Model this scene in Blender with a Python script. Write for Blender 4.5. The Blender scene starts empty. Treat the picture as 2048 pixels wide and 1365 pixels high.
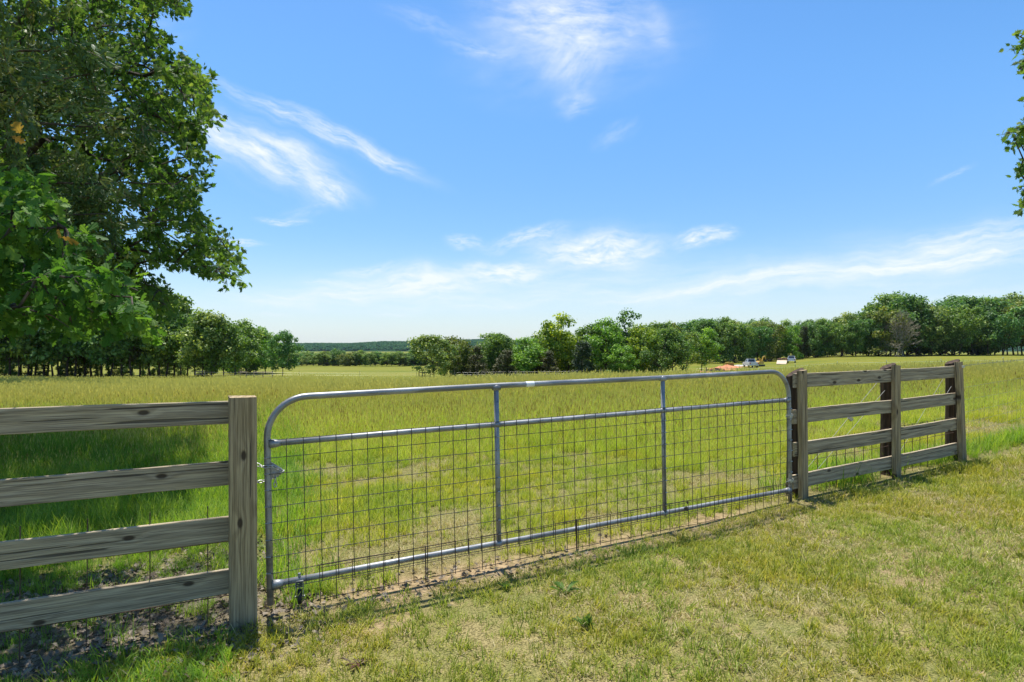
import bpy, math, random
import numpy as np
from mathutils import Vector, Matrix
R = math.radians
rng = np.random.default_rng(7)
random.seed(7)
sc = bpy.context.scene
COL = sc.collection

# ------------------------------------------------------------------ camera
F, CU, HV, ZC = 1250.0, 1024.0, 695.0, 1.65     # focal length in px of a 2048 px wide frame, centre column, horizon row, eye height
cam_d = bpy.data.cameras.new('camera'); cam = bpy.data.objects.new('camera', cam_d); COL.objects.link(cam)
cam_d.sensor_width = 36; cam_d.lens = 36 * F / 2048; cam_d.clip_end = 12000; cam_d.clip_start = .05
cam_d.shift_y = (HV - 682.5) / 2048
cam.location = (0, 0, ZC); cam.rotation_euler = (R(90), 0, 0)
sc.camera = cam

# ------------------------------------------------------------------ light
SUN_EL, SUN_AZ = 74.0, -24.0
sd = Vector((math.cos(R(SUN_EL)) * math.sin(R(SUN_AZ)), math.cos(R(SUN_EL)) * math.cos(R(SUN_AZ)), math.sin(R(SUN_EL))))
ld = bpy.data.lights.new('sun', 'SUN'); ld.energy = 4.6; ld.angle = R(.6); ld.color = (1, .955, .88)
lo = bpy.data.objects.new('sun', ld); COL.objects.link(lo); lo.rotation_euler = sd.to_track_quat('Z', 'Y').to_euler(); lo.location = (0, 0, 60)
sc.view_settings.view_transform = 'Standard'; sc.view_settings.look = 'None'; sc.view_settings.gamma = 1
sc.view_settings.exposure = 0.72
sc.cycles.max_bounces = 6; sc.cycles.transparent_max_bounces = 6; sc.cycles.volume_bounces = 0
sc.cycles.diffuse_bounces = 3; sc.cycles.transmission_bounces = 3

class NT:
    """small helper to write node trees"""
    def __init__(s, tree): s.t = tree; s.n = tree.nodes; s.l = tree.links
    def new(s, typ, **kw):
        nd = s.n.new(typ)
        for k, v in kw.items(): setattr(nd, k, v)
        return nd
    def link(s, a, b): s.l.new(a, b)
    def _in(s, sock, v):
        if hasattr(v, 'is_output') or isinstance(v, bpy.types.NodeSocket): s.l.new(v, sock)
        elif v is not None: sock.default_value = v
    def math(s, op, a, b=None, c=None, clamp=False):
        nd = s.new('ShaderNodeMath', operation=op, use_clamp=clamp)
        s._in(nd.inputs[0], a)
        if b is not None: s._in(nd.inputs[1], b)
        if c is not None: s._in(nd.inputs[2], c)
        return nd.outputs[0]
    def vmath(s, op, a, b=None, scale=None):
        nd = s.new('ShaderNodeVectorMath', operation=op)
        s._in(nd.inputs[0], a)
        if b is not None: s._in(nd.inputs[1], b)
        if scale is not None: s._in(nd.inputs[3], scale)
        return nd.outputs[1] if op in ('LENGTH', 'DOT_PRODUCT', 'DISTANCE') else nd.outputs[0]
    def mix(s, f, a, b, blend='MIX'):
        nd = s.new('ShaderNodeMix', data_type='RGBA', blend_type=blend)
        s._in(nd.inputs[0], f)
        s._in(nd.inputs[6], (*a, 1) if isinstance(a, tuple) and len(a) == 3 else a)
        s._in(nd.inputs[7], (*b, 1) if isinstance(b, tuple) and len(b) == 3 else b)
        return nd.outputs[2]
    def noise(s, vec, scale, detail=3, rough=.5, dist=0, out=0):
        nd = s.new('ShaderNodeTexNoise')
        if vec is not None: s.link(vec, nd.inputs['Vector'])
        nd.inputs['Scale'].default_value = scale; nd.inputs['Detail'].default_value = detail
        nd.inputs['Roughness'].default_value = rough; nd.inputs['Distortion'].default_value = dist
        return nd.outputs[out]
    def ramp(s, f, lo_, hi, o0=0., o1=1., smooth=True):
        nd = s.new('ShaderNodeMapRange'); nd.clamp = True
        if smooth: nd.interpolation_type = 'SMOOTHSTEP'
        s._in(nd.inputs[0], f); nd.inputs[1].default_value = lo_; nd.inputs[2].default_value = hi
        nd.inputs[3].default_value = o0; nd.inputs[4].default_value = o1
        return nd.outputs[0]
    def mapping(s, vec, loc=(0, 0, 0), rot=(0, 0, 0), scl=(1, 1, 1), typ='POINT'):
        nd = s.new('ShaderNodeMapping', vector_type=typ)
        s.link(vec, nd.inputs[0]); nd.inputs[1].default_value = loc; nd.inputs[2].default_value = rot; nd.inputs[3].default_value = scl
        return nd.outputs[0]

# ------------------------------------------------------------------ sky with thin high cloud, laid out by direction
w = bpy.data.worlds.new('World'); sc.world = w; w.use_nodes = True
w.node_tree.nodes.clear(); N = NT(w.node_tree)
out = N.new('ShaderNodeOutputWorld'); bg = N.new('ShaderNodeBackground')
sky = N.new('ShaderNodeTexSky'); sky.sky_type = 'NISHITA'; sky.sun_disc = False
sky.sun_elevation = R(SUN_EL); sky.sun_rotation = R(SUN_AZ); sky.altitude = 150; sky.air_density = 1.0; sky.dust_density = .5; sky.ozone_density = 2.0
hsv = N.new('ShaderNodeHueSaturation'); hsv.inputs['Saturation'].default_value = 1.29; hsv.inputs['Value'].default_value = 1.0
N.link(sky.outputs[0], hsv.inputs['Color'])
tc = N.new('ShaderNodeTexCoord'); sep = N.new('ShaderNodeSeparateXYZ'); N.link(tc.outputs['Generated'], sep.inputs[0])
yy = N.math('MAXIMUM', sep.outputs[1], .02)
px = N.math('DIVIDE', sep.outputs[0], yy); pz = N.math('DIVIDE', sep.outputs[2], yy)
front = N.ramp(sep.outputs[1], .05, .3)
cb = N.new('ShaderNodeCombineXYZ'); N.link(px, cb.inputs[0]); N.link(pz, cb.inputs[1]); P2 = cb.outputs[0]
n1 = N.noise(P2, 4.0, 3, .5, out=1); n2 = N.noise(P2, 22.0, 4, .6, out=1)
d1 = N.vmath('SCALE', N.vmath('SUBTRACT', n1, (.5, .5, .5)), scale=.06)
d2 = N.vmath('SCALE', N.vmath('SUBTRACT', n2, (.5, .5, .5)), scale=.018)
PD = N.vmath('ADD', N.vmath('ADD', P2, d1), d2)
# (u, v, half length, half width, angle in degrees anticlockwise, strength, texture stretch)
CL = [(640, 268, 235, 22, -25, .62, 7), (555, 318, 175, 42, -27, .80, 5), (655, 385, 60, 20, -35, .6, 4), (440, 285, 90, 40, -20, .45, 4),
      (770, 325, 75, 18, -18, .45, 5),
      (1130, 40, 185, 75, -4, .75, 3), (1140, 120, 70, 75, 60, .4, 3), (1150, 205, 40, 28, 20, .32, 3), (850, 50, 90, 22, -20, .18, 4), (1320, 60, 25, 60, 15, .3, 3), (960, 100, 80, 18, -10, .25, 4),
      (1200, 497, 130, 33, 3, 1.0, 3), (1410, 478, 60, 19, 8, .85, 3), (1000, 543, 95, 26, -4, .9, 3), (855, 565, 90, 30, -3, .8, 3), (705, 582, 170, 22, 5, .6, 6),
      (925, 483, 38, 15, 0, .6, 3), (1050, 475, 95, 16, 14, .55, 4), (740, 537, 70, 10, 6, .5, 5), (660, 560, 60, 7, 2, .45, 6),
      (1700, 535, 470, 30, 7.5, .45, 10), (1950, 475, 230, 30, 6, .55, 8), (1880, 520, 260, 22, 4, .6, 8), (1330, 585, 130, 8, 9, .6, 8), (1240, 580, 200, 10, 2, .28, 8),
      (485, 484, 55, 7, -1, .6, 6), (572, 440, 55, 7, -2, .5, 6), (550, 603, 120, 16, -6, .45, 7), (790, 629, 40, 4, 0, .5, 6), (545, 632, 40, 5, 0, .45, 5),
      (1905, 357, 50, 7, 22, .28, 5), (1230, 265, 50, 22, 40, .18, 3), (1500, 560, 260, 12, 6, .35, 9), (1900, 585, 250, 10, 6, .3, 9), (960, 610, 220, 10, 3, .22, 8), (620, 420, 60, 16, 10, .2, 4),
      (1100, 560, 520, 45, 2, .34, 6), (1620, 565, 470, 38, 5, .36, 7), (860, 600, 420, 26, 1, .34, 7), (520, 310, 200, 60, -25, .26, 5), (1150, 90, 230, 110, 10, .26, 3), (1180, 500, 190, 50, 3, .35, 4), (790, 565, 260, 36, 3, .28, 5), (1850, 500, 400, 60, 6, .22, 7),
      (330, 60, 60, 60, 0, .1, 3), (-200, 250, 200, 60, -20, .6, 5), (2300, 300, 160, 50, 10, .5, 5)]
bal = N.mix(N.ramp(pz, 0., .5), (.665, .70, .80), (1.06, 1.045, 1.03)); skyc = N.mix(1.0, hsv.outputs[0], bal, 'MULTIPLY')
tot = None
for (u, v, a, b, ang, st, sx) in CL:
    m = N.mapping(PD, ((u - CU) / F, (HV - v) / F, 0), (0, 0, R(ang)), (a / F, b / F, 1), 'TEXTURE')
    r = N.vmath('LENGTH', m)
    f = N.ramp(r, 0, 1.4, 1, 0)
    tx = N.noise(N.mapping(m, (u * .013, v * .017, 0), (0, 0, 0), (a / b * .9 / sx * 2.2, 2.0, 1)), 1.0, 5, .62)
    f = N.math('MULTIPLY', N.math('MULTIPLY', f, N.ramp(tx, .22, .85)), st * 1.45)
    tot = f if tot is None else N.math('ADD', tot, f)
tot = N.math('MINIMUM', N.math('MULTIPLY', tot, front), .95)
ct = N.mix(tot, skyc, (5.0, 5.3, 5.65))
hz = N.ramp(pz, -.02, .19, .55, 0)
ct = N.mix(N.math('MULTIPLY', hz, 1.0), ct, (3.9, 4.6, 5.15))
N.link(ct, bg.inputs[0]); bg.inputs[1].default_value = .118
N.link(bg.outputs[0], out.inputs[0])

# ------------------------------------------------------------------ mesh helpers
def mesh_arrays(name, V, LV, LT, attrs=None, smooth=False):
    me = bpy.data.meshes.new(name)
    V = np.asarray(V, np.float32); LV = np.asarray(LV, np.int32); LT = np.asarray(LT, np.int32)
    me.vertices.add(len(V)); me.vertices.foreach_set('co', V.ravel())
    me.loops.add(len(LV)); me.loops.foreach_set('vertex_index', LV)
    me.polygons.add(len(LT)); me.polygons.foreach_set('loop_start', np.concatenate([[0], np.cumsum(LT)[:-1]]).astype(np.int32))
    me.polygons.foreach_set('loop_total', LT)
    me.polygons.foreach_set('use_smooth', np.full(len(LT), bool(smooth)))
    me.update(calc_edges=True); me.validate()
    for k, a in (attrs or {}).items():
        at = me.attributes.new(k, 'FLOAT', 'POINT'); at.data.foreach_set('value', np.asarray(a, np.float32))
    return me
class MB:
    """collects pieces, then links them as one mesh object"""
    def __init__(s): s.V = []; s.LV = []; s.LT = []; s.A = []; s.n = 0
    def add(s, V, faces, a=0.):
        V = np.asarray(V, float); s.V.append(V)
        for f in faces: s.LV += [i + s.n for i in f]; s.LT.append(len(f))
        s.A.append(np.full(len(V), a)); s.n += len(V); return s
    def addarr(s, V, LV, LT, A=None):
        s.V.append(V); s.LV += list(np.asarray(LV) + s.n); s.LT += list(LT)
        s.A.append(np.zeros(len(V)) if A is None else A); s.n += len(V); return s
    def box(s, c, d, rot=None, taper=None, bev=0.):
        x, y, z = d[0] / 2, d[1] / 2, d[2] / 2; t = taper or (1, 1)
        if bev > 0:
            # chamfered box: octagonal-ish cross profile
            b = bev; P = []
            for zz, k in ((-z, b), (-z + b, 0), (z - b, 0), (z, b)):
                xx, y2 = x - k, y - k; bb = b
                P += [(-xx + bb, -y2, zz), (xx - bb, -y2, zz), (xx, -y2 + bb, zz), (xx, y2 - bb, zz), (xx - bb, y2, zz), (-xx + bb, y2, zz), (-xx, y2 - bb, zz), (-xx, -y2 + bb, zz)]
            fs = [list(range(7, -1, -1)), list(range(24, 32))]
            for l in range(3):
                for i in range(8): j = (i + 1) % 8; fs.append([l * 8 + i, l * 8 + j, l * 8 + 8 + j, l * 8 + 8 + i])
            P = np.array(P)
        else:
            P = np.array([(-x, -y, -z), (x, -y, -z), (x, y, -z), (-x, y, -z), (-x * t[0], -y * t[1], z), (x * t[0], -y * t[1], z), (x * t[0], y * t[1], z), (-x * t[0], y * t[1], z)])
            fs = [(3, 2, 1, 0), (4, 5, 6, 7), (0, 1, 5, 4), (1, 2, 6, 5), (2, 3, 7, 6), (3, 0, 4, 7)]
        if rot is not None: P = P @ np.array(rot.to_3x3()).T
        return s.add(P + np.array(c), fs)
    def tube(s, pts, r, sides=8, cap=True, closed=False):
        pts = [Vector(p) for p in pts]; n = len(pts)
        rr = r if hasattr(r, '__len__') else [r] * n
        V = []; T0 = None; Nn = None
        for i, p in enumerate(pts):
            if closed: T = (pts[(i + 1) % n] - pts[i - 1]).normalized()
            else: T = (pts[min(i + 1, n - 1)] - pts[max(i - 1, 0)]).normalized()
            if Nn is None:
                a = Vector((0, 0, 1)) if abs(T.z) < .9 else Vector((1, 0, 0)); Nn = T.cross(a).normalized()
            else: Nn = (Nn - T * Nn.dot(T)).normalized()
            B = T.cross(Nn)
            for k in range(sides):
                an = 2 * math.pi * k / sides; V.append(p + (Nn * math.cos(an) + B * math.sin(an)) * rr[i])
        fs = []
        for i in range(n if closed else n - 1):
            i2 = (i + 1) % n
            for k in range(sides): k2 = (k + 1) % sides; fs.append([i * sides + k, i * sides + k2, i2 * sides + k2, i2 * sides + k])
        if cap and not closed: fs.append(list(range(sides - 1, -1, -1))); fs.append([(n - 1) * sides + k for k in range(sides)])
        return s.add([tuple(v) for v in V], fs)
    def build(s, name, mat, parent=None, smooth=False, me_only=False):
        me = mesh_arrays(name, np.concatenate(s.V), s.LV, s.LT, {'rnd': np.concatenate(s.A)}, smooth)
        if mat: me.materials.append(mat)
        if me_only: return me
        return obj(name, me, parent)
def obj(name, me, parent=None, loc=None):
    o = bpy.data.objects.new(name, me); COL.objects.link(o)
    if parent: o.parent = parent
    if loc is not None: o.location = loc
    return o
def tag(o, label=None, cat=None, group=None, kind=None):
    if label: o['label'] = label
    if cat: o['category'] = cat
    if group: o['group'] = group
    if kind: o['kind'] = kind
    return o
def thing(name, label, cat, loc=(0, 0, 0), rz=0, group=None):
    o = bpy.data.objects.new(name, None); COL.objects.link(o); o.location = loc; o.rotation_euler = (0, 0, rz)
    o.empty_display_size = .1
    return tag(o, label, cat, group)
def segs(P0, P1, R0, R1, sides=4):
    P0 = np.asarray(P0, float); P1 = np.asarray(P1, float); n = len(P0)
    T = P1 - P0; T /= np.linalg.norm(T, axis=1, keepdims=True) + 1e-9
    a = np.where(np.abs(T[:, 2:3]) < .9, [[0, 0, 1.]], [[1., 0, 0]]); U = np.cross(T, a); U /= np.linalg.norm(U, axis=1, keepdims=True) + 1e-9
    W = np.cross(T, U); an = 2 * np.pi * np.arange(sides) / sides
    ring = U[:, None] * np.cos(an)[None, :, None] + W[:, None] * np.sin(an)[None, :, None]
    V = np.concatenate([P0[:, None] + ring * np.reshape(R0, (-1, 1, 1)), P1[:, None] + ring * np.reshape(R1, (-1, 1, 1))], 1).reshape(-1, 3)
    k = np.arange(sides); k2 = (k + 1) % sides
    f = np.stack([k, k2, k2 + sides, k + sides], 1).ravel()
    LV = (np.arange(n)[:, None] * 2 * sides + f[None]).ravel()
    return V, LV, np.full(n * sides, 4)
def rand_rot(n, up=0.0, r=rng):
    """random orthonormal frames (n,3,3); rows = local x,y,z axes; up>0 pulls the z axis (normal) upwards"""
    z = r.normal(size=(n, 3)); z /= np.linalg.norm(z, axis=1, keepdims=True); z[:, 2] = np.where(r.random(n) < up, np.abs(z[:, 2]), z[:, 2]); z[:, 2] += up * .6
    z /= np.linalg.norm(z, axis=1, keepdims=True)
    x = r.normal(size=(n, 3)); x -= z * (x * z).sum(1, keepdims=True); x /= np.linalg.norm(x, axis=1, keepdims=True)
    return np.stack([x, np.cross(z, x), z], 1)
def stamp(TV, TF, M, P, S, rnd):
    """stamp template TV/TF at frames M (n,3,3), positions P, scale S"""
    TV = np.asarray(TV, float); n = len(P); S = np.asarray(S, float).reshape(-1, 1, 1)
    V = np.einsum('vk,nkj->nvj', TV, M) * S + P[:, None]
    f = np.concatenate([np.array(t) for t in TF]); lt = np.array([len(t) for t in TF])
    LV = (np.arange(n)[:, None] * len(TV) + f[None]).ravel()
    return V.reshape(-1, 3), LV, np.tile(lt, n), np.repeat(rnd, len(TV))

# value noise for layout
_lat = np.random.default_rng(99).random((256, 256))
def vnoise(x, y, s, seed=0, oct=2):
    x = np.asarray(x, float) / s + seed * 17.3; y = np.asarray(y, float) / s + seed * 9.1; tot = 0; amp = 1; nm = 0
    for o in range(oct):
        xi = np.floor(x).astype(int); yi = np.floor(y).astype(int); fx = x - xi; fy = y - yi; fx = fx * fx * (3 - 2 * fx); fy = fy * fy * (3 - 2 * fy)
        g = lambda a, b: _lat[a % 256, b % 256]
        v = (g(xi, yi) * (1 - fx) + g(xi + 1, yi) * fx) * (1 - fy) + (g(xi, yi + 1) * (1 - fx) + g(xi + 1, yi + 1) * fx) * fy
        tot = tot + v * amp; nm += amp; amp *= .5; x = x * 2 + 31; y = y * 2 + 17
    return tot / nm
def sstep(a, b, x): t = np.clip((np.asarray(x, float) - a) / (b - a), 0, 1); return t * t * (3 - 2 * t)

# ------------------------------------------------------------------ ground height
TU = np.array([-600, 300, 800, 1300, 1500, 1700, 2048, 2700.])
TY = np.array([12, 20, 40, 60, 100, 130, 160, 200, 300, 600, 1500, 3000, 9000.])
TZ = np.array([
    [-.30, -.15, -.06, .08, .14, .22, .36, .5],
    [-.45, -.40, -.30, .00, .08, .20, .32, .5],
    [-1.2, -1.2, -1.1, -.90, -.75, -.40, -.15, 0],
    [-1.9, -1.95, -2.0, -1.8, -1.6, -1.0, -.85, -.5],
    [-3.1, -3.3, -3.5, -3.1, -2.75, -2.1, -1.3, -.7],
    [-4.2, -4.3, -4.5, -3.9, -2.7, -2.2, -1.3, -.7],
    [-4.9, -5.1, -5.5, -3.95, -2.9, -1.9, -1.1, -.5],
    [-5.6, -5.8, -6.4, -4.0, -3.0, -1.25, -.85, -.3],
    [-7.1, -7.3, -7.3, -5.0, -3.6, -1.6, -1.2, -1],
    [-9, -9.5, -9.5, -8, -6, -5, -5, -5],
    [-12, -12, -12, -12, -12, -12, -12, -12],
    [-14, -14, -14, -14, -14, -14, -14, -14],
    [-14, -14, -14, -14, -14, -14, -14, -14.]])
LTY = np.log(TY)
def zg(X, Y):
    X = np.asarray(X, float); Y = np.asarray(Y, float)
    near = .0323 + .0423 * np.clip(X, -6, 12)
    D = np.maximum(np.maximum(Y, .45 * np.abs(X)), 12.0)
    u = np.clip(CU + F * X / D, -600, 2700)
    ly = np.clip(np.log(D), LTY[0], LTY[-1] - 1e-6)
    iy = np.clip(np.searchsorted(LTY, ly, 'right') - 1, 0, len(TY) - 2); fy = (ly - LTY[iy]) / (LTY[iy + 1] - LTY[iy])
    iu = np.clip(np.searchsorted(TU, u, 'right') - 1, 0, len(TU) - 2); fu = (u - TU[iu]) / (TU[iu + 1] - TU[iu]); fu = fu * fu * (3 - 2 * fu)
    z = (TZ[iy, iu] * (1 - fu) + TZ[iy, iu + 1] * fu) * (1 - fy) + (TZ[iy + 1, iu] * (1 - fu) + TZ[iy + 1, iu + 1] * fu) * fy
    b = sstep(8, 18, np.maximum(np.abs(Y), np.abs(X) * .8))
    z = near * (1 - b) + z * b
    z = z + (vnoise(X, Y, 1.3, 3) - .5) * .05 * (1 - b * .5) + (vnoise(X, Y, 9, 5) - .5) * .18 * sstep(10, 30, np.hypot(X, Y))
    return z
def z1(x, y): return float(zg(np.array([x]), np.array([y]))[0])
def at(u, Y, v=None):
    X = (u - CU) / F * Y
    return Vector((X, Y, z1(X, Y) if v is None else ZC - (v - HV) * Y / F))
def pscale(u): return 322.4 - .1122 * (u - 540)      # px per metre on the fence line
def fl(u, off=0.):
    """point of the fence line seen at column u; off = metres behind it"""
    Y = F / pscale(u) + off
    return Vector(((u - CU) / F * Y, Y, 0))
GA = fl(540); GB = fl(1580)
GD = (GB - GA).normalized(); GN = Vector((-GD.y, GD.x, 0))     # GN points away from the camera, into the pasture
def side(X, Y):
    """signed distance behind the fence line"""
    return (X - GA.x) * GN.x + (Y - GA.y) * GN.y
def along(X, Y): return (X - GA.x) * GD.x + (Y - GA.y) * GD.y
FRZ = math.atan2(GD.y, GD.x)

# ------------------------------------------------------------------ materials
def mat(name):
    m = bpy.data.materials.new(name); m.use_nodes = True; m.node_tree.nodes.clear()
    n = NT(m.node_tree); o = n.new('ShaderNodeOutputMaterial'); return m, n, o
def principled(n, o, base, rough=.7, metal=0., spec=.4, normal=None):
    p = n.new('ShaderNodeBsdfPrincipled'); n._in(p.inputs['Base Color'], (*base, 1) if isinstance(base, tuple) and len(base) == 3 else base)
    n._in(p.inputs['Roughness'], rough); n._in(p.inputs['Metallic'], metal); p.inputs['Specular IOR Level'].default_value = spec
    if normal is not None: n.link(normal, p.inputs['Normal'])
    n.link(p.outputs[0], o.inputs[0]); return p
def bump(n, h, strength=.4, dist=.01):
    b = n.new('ShaderNodeBump'); b.inputs['Strength'].default_value = strength; b.inputs['Distance'].default_value = dist; n.link(h, b.inputs['Height']); return b.outputs[0]
def simple(name, col, rough=.6, metal=0., var=.12, scale=8., spec=.4):
    m, n, o = mat(name); t = n.new('ShaderNodeTexCoord').outputs['Object']
    nz = n.noise(t, scale, 4, .6)
    c = n.mix(n.ramp(nz, .3, .7), tuple(x * (1 - var) for x in col), tuple(min(1, x * (1 + var)) for x in col))
    principled(n, o, c, rough, metal, spec); return m
def leafy(name, c0, c1, c2, trans=.45, rough=.5, use_color=False, inst=False, spec=.3, patch=None, dead=None):
    """c0 dark, c1 mid, c2 light/yellow; rnd attribute per leaf"""
    m, n, o = mat(name)
    a = n.new('ShaderNodeAttribute'); a.attribute_name = 'rnd'; r = a.outputs['Fac']
    if inst:
        oi = n.new('ShaderNodeObjectInfo'); r = n.math('FRACT', n.math('ADD', r, n.math('MULTIPLY', oi.outputs['Random'], 1.0)))
    c = n.mix(n.ramp(r, 0, .55, smooth=False), c0, c1); c = n.mix(n.ramp(r, .5, 1, smooth=False), c, c2)
    if dead is not None:
        c = n.mix(n.ramp(r, dead[0], dead[0] + .02), c, dead[1])
    if patch is not None:
        g = n.new('ShaderNodeNewGeometry'); pn = n.noise(g.outputs['Position'], patch[0], 3, .6)
        c = n.mix(n.ramp(pn, patch[1], patch[2]), c, patch[3], 'MULTIPLY')
    if use_color:
        oi = n.new('ShaderNodeObjectInfo'); c = n.mix(1.0, c, oi.outputs['Color'], 'MULTIPLY')
    d = n.new('ShaderNodeBsdfPrincipled'); n.link(c, d.inputs['Base Color']); d.inputs['Roughness'].default_value = rough; d.inputs['Specular IOR Level'].default_value = spec
    t = n.new('ShaderNodeBsdfTranslucent'); ct_ = n.mix(1.0, c, (1.25, 1.25, .55), 'MULTIPLY'); n.link(ct_, t.inputs[0])
    mx = n.new('ShaderNodeMixShader'); mx.inputs[0].default_value = trans; n.link(d.outputs[0], mx.inputs[1]); n.link(t.outputs[0], mx.inputs[2])
    n.link(mx.outputs[0], o.inputs[0]); return m

def wood(name, dark, lite, warm, knots=True, grain_axis='X'):
    m, n, o = mat(name); t = n.new('ShaderNodeTexCoord').outputs['Object']; oi = n.new('ShaderNodeObjectInfo')
    off = n.new('ShaderNodeCombineXYZ'); n.link(n.math('MULTIPLY', oi.outputs['Random'], 37.), off.inputs[0]); n.link(n.math('MULTIPLY', oi.outputs['Random'], 11.), off.inputs[2])
    v = n.vmath('ADD', t, off.outputs[0])
    # knots: sparse voronoi cells, stretched along the board
    kx = n.new('ShaderNodeSeparateXYZ'); n.link(v, kx.inputs[0]); kc = n.new('ShaderNodeCombineXYZ'); n.link(n.math('MULTIPLY', kx.outputs[0], 2.4), kc.inputs[0]); n.link(n.math('MULTIPLY', kx.outputs[2], 5.), kc.inputs[1]); sx = kc.outputs[0]
    vo = n.new('ShaderNodeTexVoronoi'); vo.feature = 'F1'; vo.voronoi_dimensions = '2D'; vo.inputs['Scale'].default_value = 1.0; n.link(sx, vo.inputs['Vector']); vo.inputs['Randomness'].default_value = .95
    kd = vo.outputs['Distance']
    cs = n.new('ShaderNodeSeparateColor'); n.link(vo.outputs['Color'], cs.inputs[0])
    has = n.ramp(cs.outputs[0], .50, .53)
    knot = n.math('MULTIPLY', n.ramp(kd, .045, .10, 1, 0), has)
    warp = n.math('MULTIPLY', n.ramp(kd, .0, .30, 1, 0), has)
    # long grain rings warped round the knots
    se = n.new('ShaderNodeSeparateXYZ'); n.link(v, se.inputs[0])
    slow = n.noise(n.mapping(v, scl=(.9, 2., 6)), 1.0, 2, .5)
    ph = n.math('ADD', n.math('MULTIPLY', se.outputs[2], 125.), n.math('ADD', n.math('MULTIPLY', slow, 15.), n.math('MULTIPLY', warp, 5.)))
    ph = n.math('ADD', ph, n.math('MULTIPLY', se.outputs[1], 40.))
    ring = n.math('MULTIPLY_ADD', n.math('SINE', ph), .5, .5)
    fine = n.noise(n.mapping(v, scl=(4., 180., 240)), 1.0, 3, .6)
    blotch = n.noise(n.mapping(v, scl=(2.2, 6, 7)), 1.0, 4, .6)
    c = n.mix(n.ramp(ring, .2, 1.0, 0, .62), lite, dark)
    c = n.mix(n.ramp(blotch, .35, .7, 0, .6), c, warm)
    c = n.mix(n.ramp(fine, .35, .72, 0, .8), c, tuple(x * .55 for x in dark))
    crack = n.noise(n.mapping(v, scl=(1.1, 30, 55)), 1.0, 2, .5)
    ck = n.ramp(crack, .635, .665)
    c = n.mix(n.math('MULTIPLY', ck, .75), c, (.035, .028, .022))
    if knots: c = n.mix(n.math('MULTIPLY', knot, .9), c, (.045, .03, .02))
    h = n.math('SUBTRACT', n.math('ADD', n.math('MULTIPLY', ring, .5), fine), n.math('ADD', n.math('MULTIPLY', ck, 2.), knot))
    principled(n, o, c, .85, 0, .2, bump(n, h, .5, .004)); return m
M_rail = wood('weathered_rail', (.23, .18, .12), (.50, .41, .28), (.48, .38, .23))
M_post = wood('post_wood', (.22, .155, .080), (.50, .375, .21), (.42, .33, .21))
M_round = wood('creosote_post', (.028, .018, .012), (.10, .065, .042), (.07, .042, .027), knots=False)
def bark(name, a, b):
    m, n, o = mat(name); t = n.new('ShaderNodeTexCoord').outputs['Object']
    nz = n.noise(n.mapping(t, scl=(9, 9, 2.2)), 1.0, 5, .65)
    principled(n, o, n.mix(n.ramp(nz, .35, .65), a, b), .9, 0, .15, bump(n, nz, .6, .02)); return m
M_bark = bark('bark', (.035, .027, .02), (.12, .10, .08))
M_dead = bark('dead_bark', (.17, .145, .105), (.38, .34, .26))
def galv(name, base, rough, metal=.75):
    m, n, o = mat(name); t = n.new('ShaderNodeTexCoord').outputs['Object']
    nz = n.noise(n.mapping(t, scl=(2.5, 6, 6)), 1.0, 5, .65); sp = n.noise(t, 90, 2, .5)
    c = n.mix(n.ramp(nz, .35, .68), tuple(x * .72 for x in base), tuple(x * 1.15 for x in base))
    c = n.mix(n.ramp(sp, .60, .70, 0, .35), c, (.10, .085, .07))
    pt = n.noise(n.mapping(t, scl=(1.3, 9, 9), loc=(3, 1, 7)), 1.0, 3, .55)
    c = n.mix(n.ramp(pt, .57, .61, 0, .65), c, tuple(x * .45 for x in base))
    rr = n.ramp(nz, .3, .7, rough * .8, rough * 1.35)
    principled(n, o, c, rr, metal, .5, bump(n, sp, .08, .001)); return m
M_galv = galv('galvanised_tube', (.32, .325, .33), .45, .5)
M_wire = simple('mesh_wire', (.07, .066, .06), .5, .4, .3, 20)
M_rustwire = simple('rusty_wire', (.085, .055, .04), .7, .2, .35, 12)
M_bright = simple('bright_steel', (.45, .45, .43), .42, .7, .15, 60)
M_black = simple('black_rubber', (.018, .018, .018), .6, 0, .2, 20)
M_tape = simple('white_paint_marks', (.75, .76, .78), .5, 0, .15, 40)

# ground sheet material
m, n, o = mat('ground_soil_and_turf'); M_ground = m
g = n.new('ShaderNodeNewGeometry'); pos = g.outputs['Position']
def A(nm): a = n.new('ShaderNodeAttribute'); a.attribute_name = nm; return a.outputs['Fac']
bare, lawn, far, red, mould = A('bare'), A('lawn'), A('far'), A('red'), A('mould')
nb = n.noise(pos, 1.6, 5, .6); nf = n.noise(pos, 14., 5, .65); nff = n.noise(pos, 90., 3, .6)
soil = n.mix(n.ramp(nf, .35, .65), (.19, .13, .07), (.38, .28, .155))
soil = n.mix(n.ramp(nff, .55, .7, 0, .6), soil, (.13, .08, .05))
soil = n.mix(mould, soil, n.mix(n.ramp(nff, .4, .6), (.06, .048, .036), (.19, .155, .115)))
thatch = n.mix(n.ramp(nff, .38, .62), (.11, .09, .035), (.31, .255, .11))
turf = n.mix(n.ramp(nff, .35, .62), (.075, .085, .022), (.21, .20, .065))
lw = n.mix(n.ramp(nb, .38, .60), thatch, turf)
lw = n.mix(n.ramp(n.noise(pos, 3.1, 4, .6), .60, .70, 0, .8), lw, soil)
fieldc = n.mix(n.ramp(nff, .35, .62), (.085, .09, .025), (.22, .20, .07))
c = n.mix(lawn, fieldc, lw)
c = n.mix(n.math('MULTIPLY', bare, n.ramp(nf, .25, .5)), c, soil)
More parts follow.
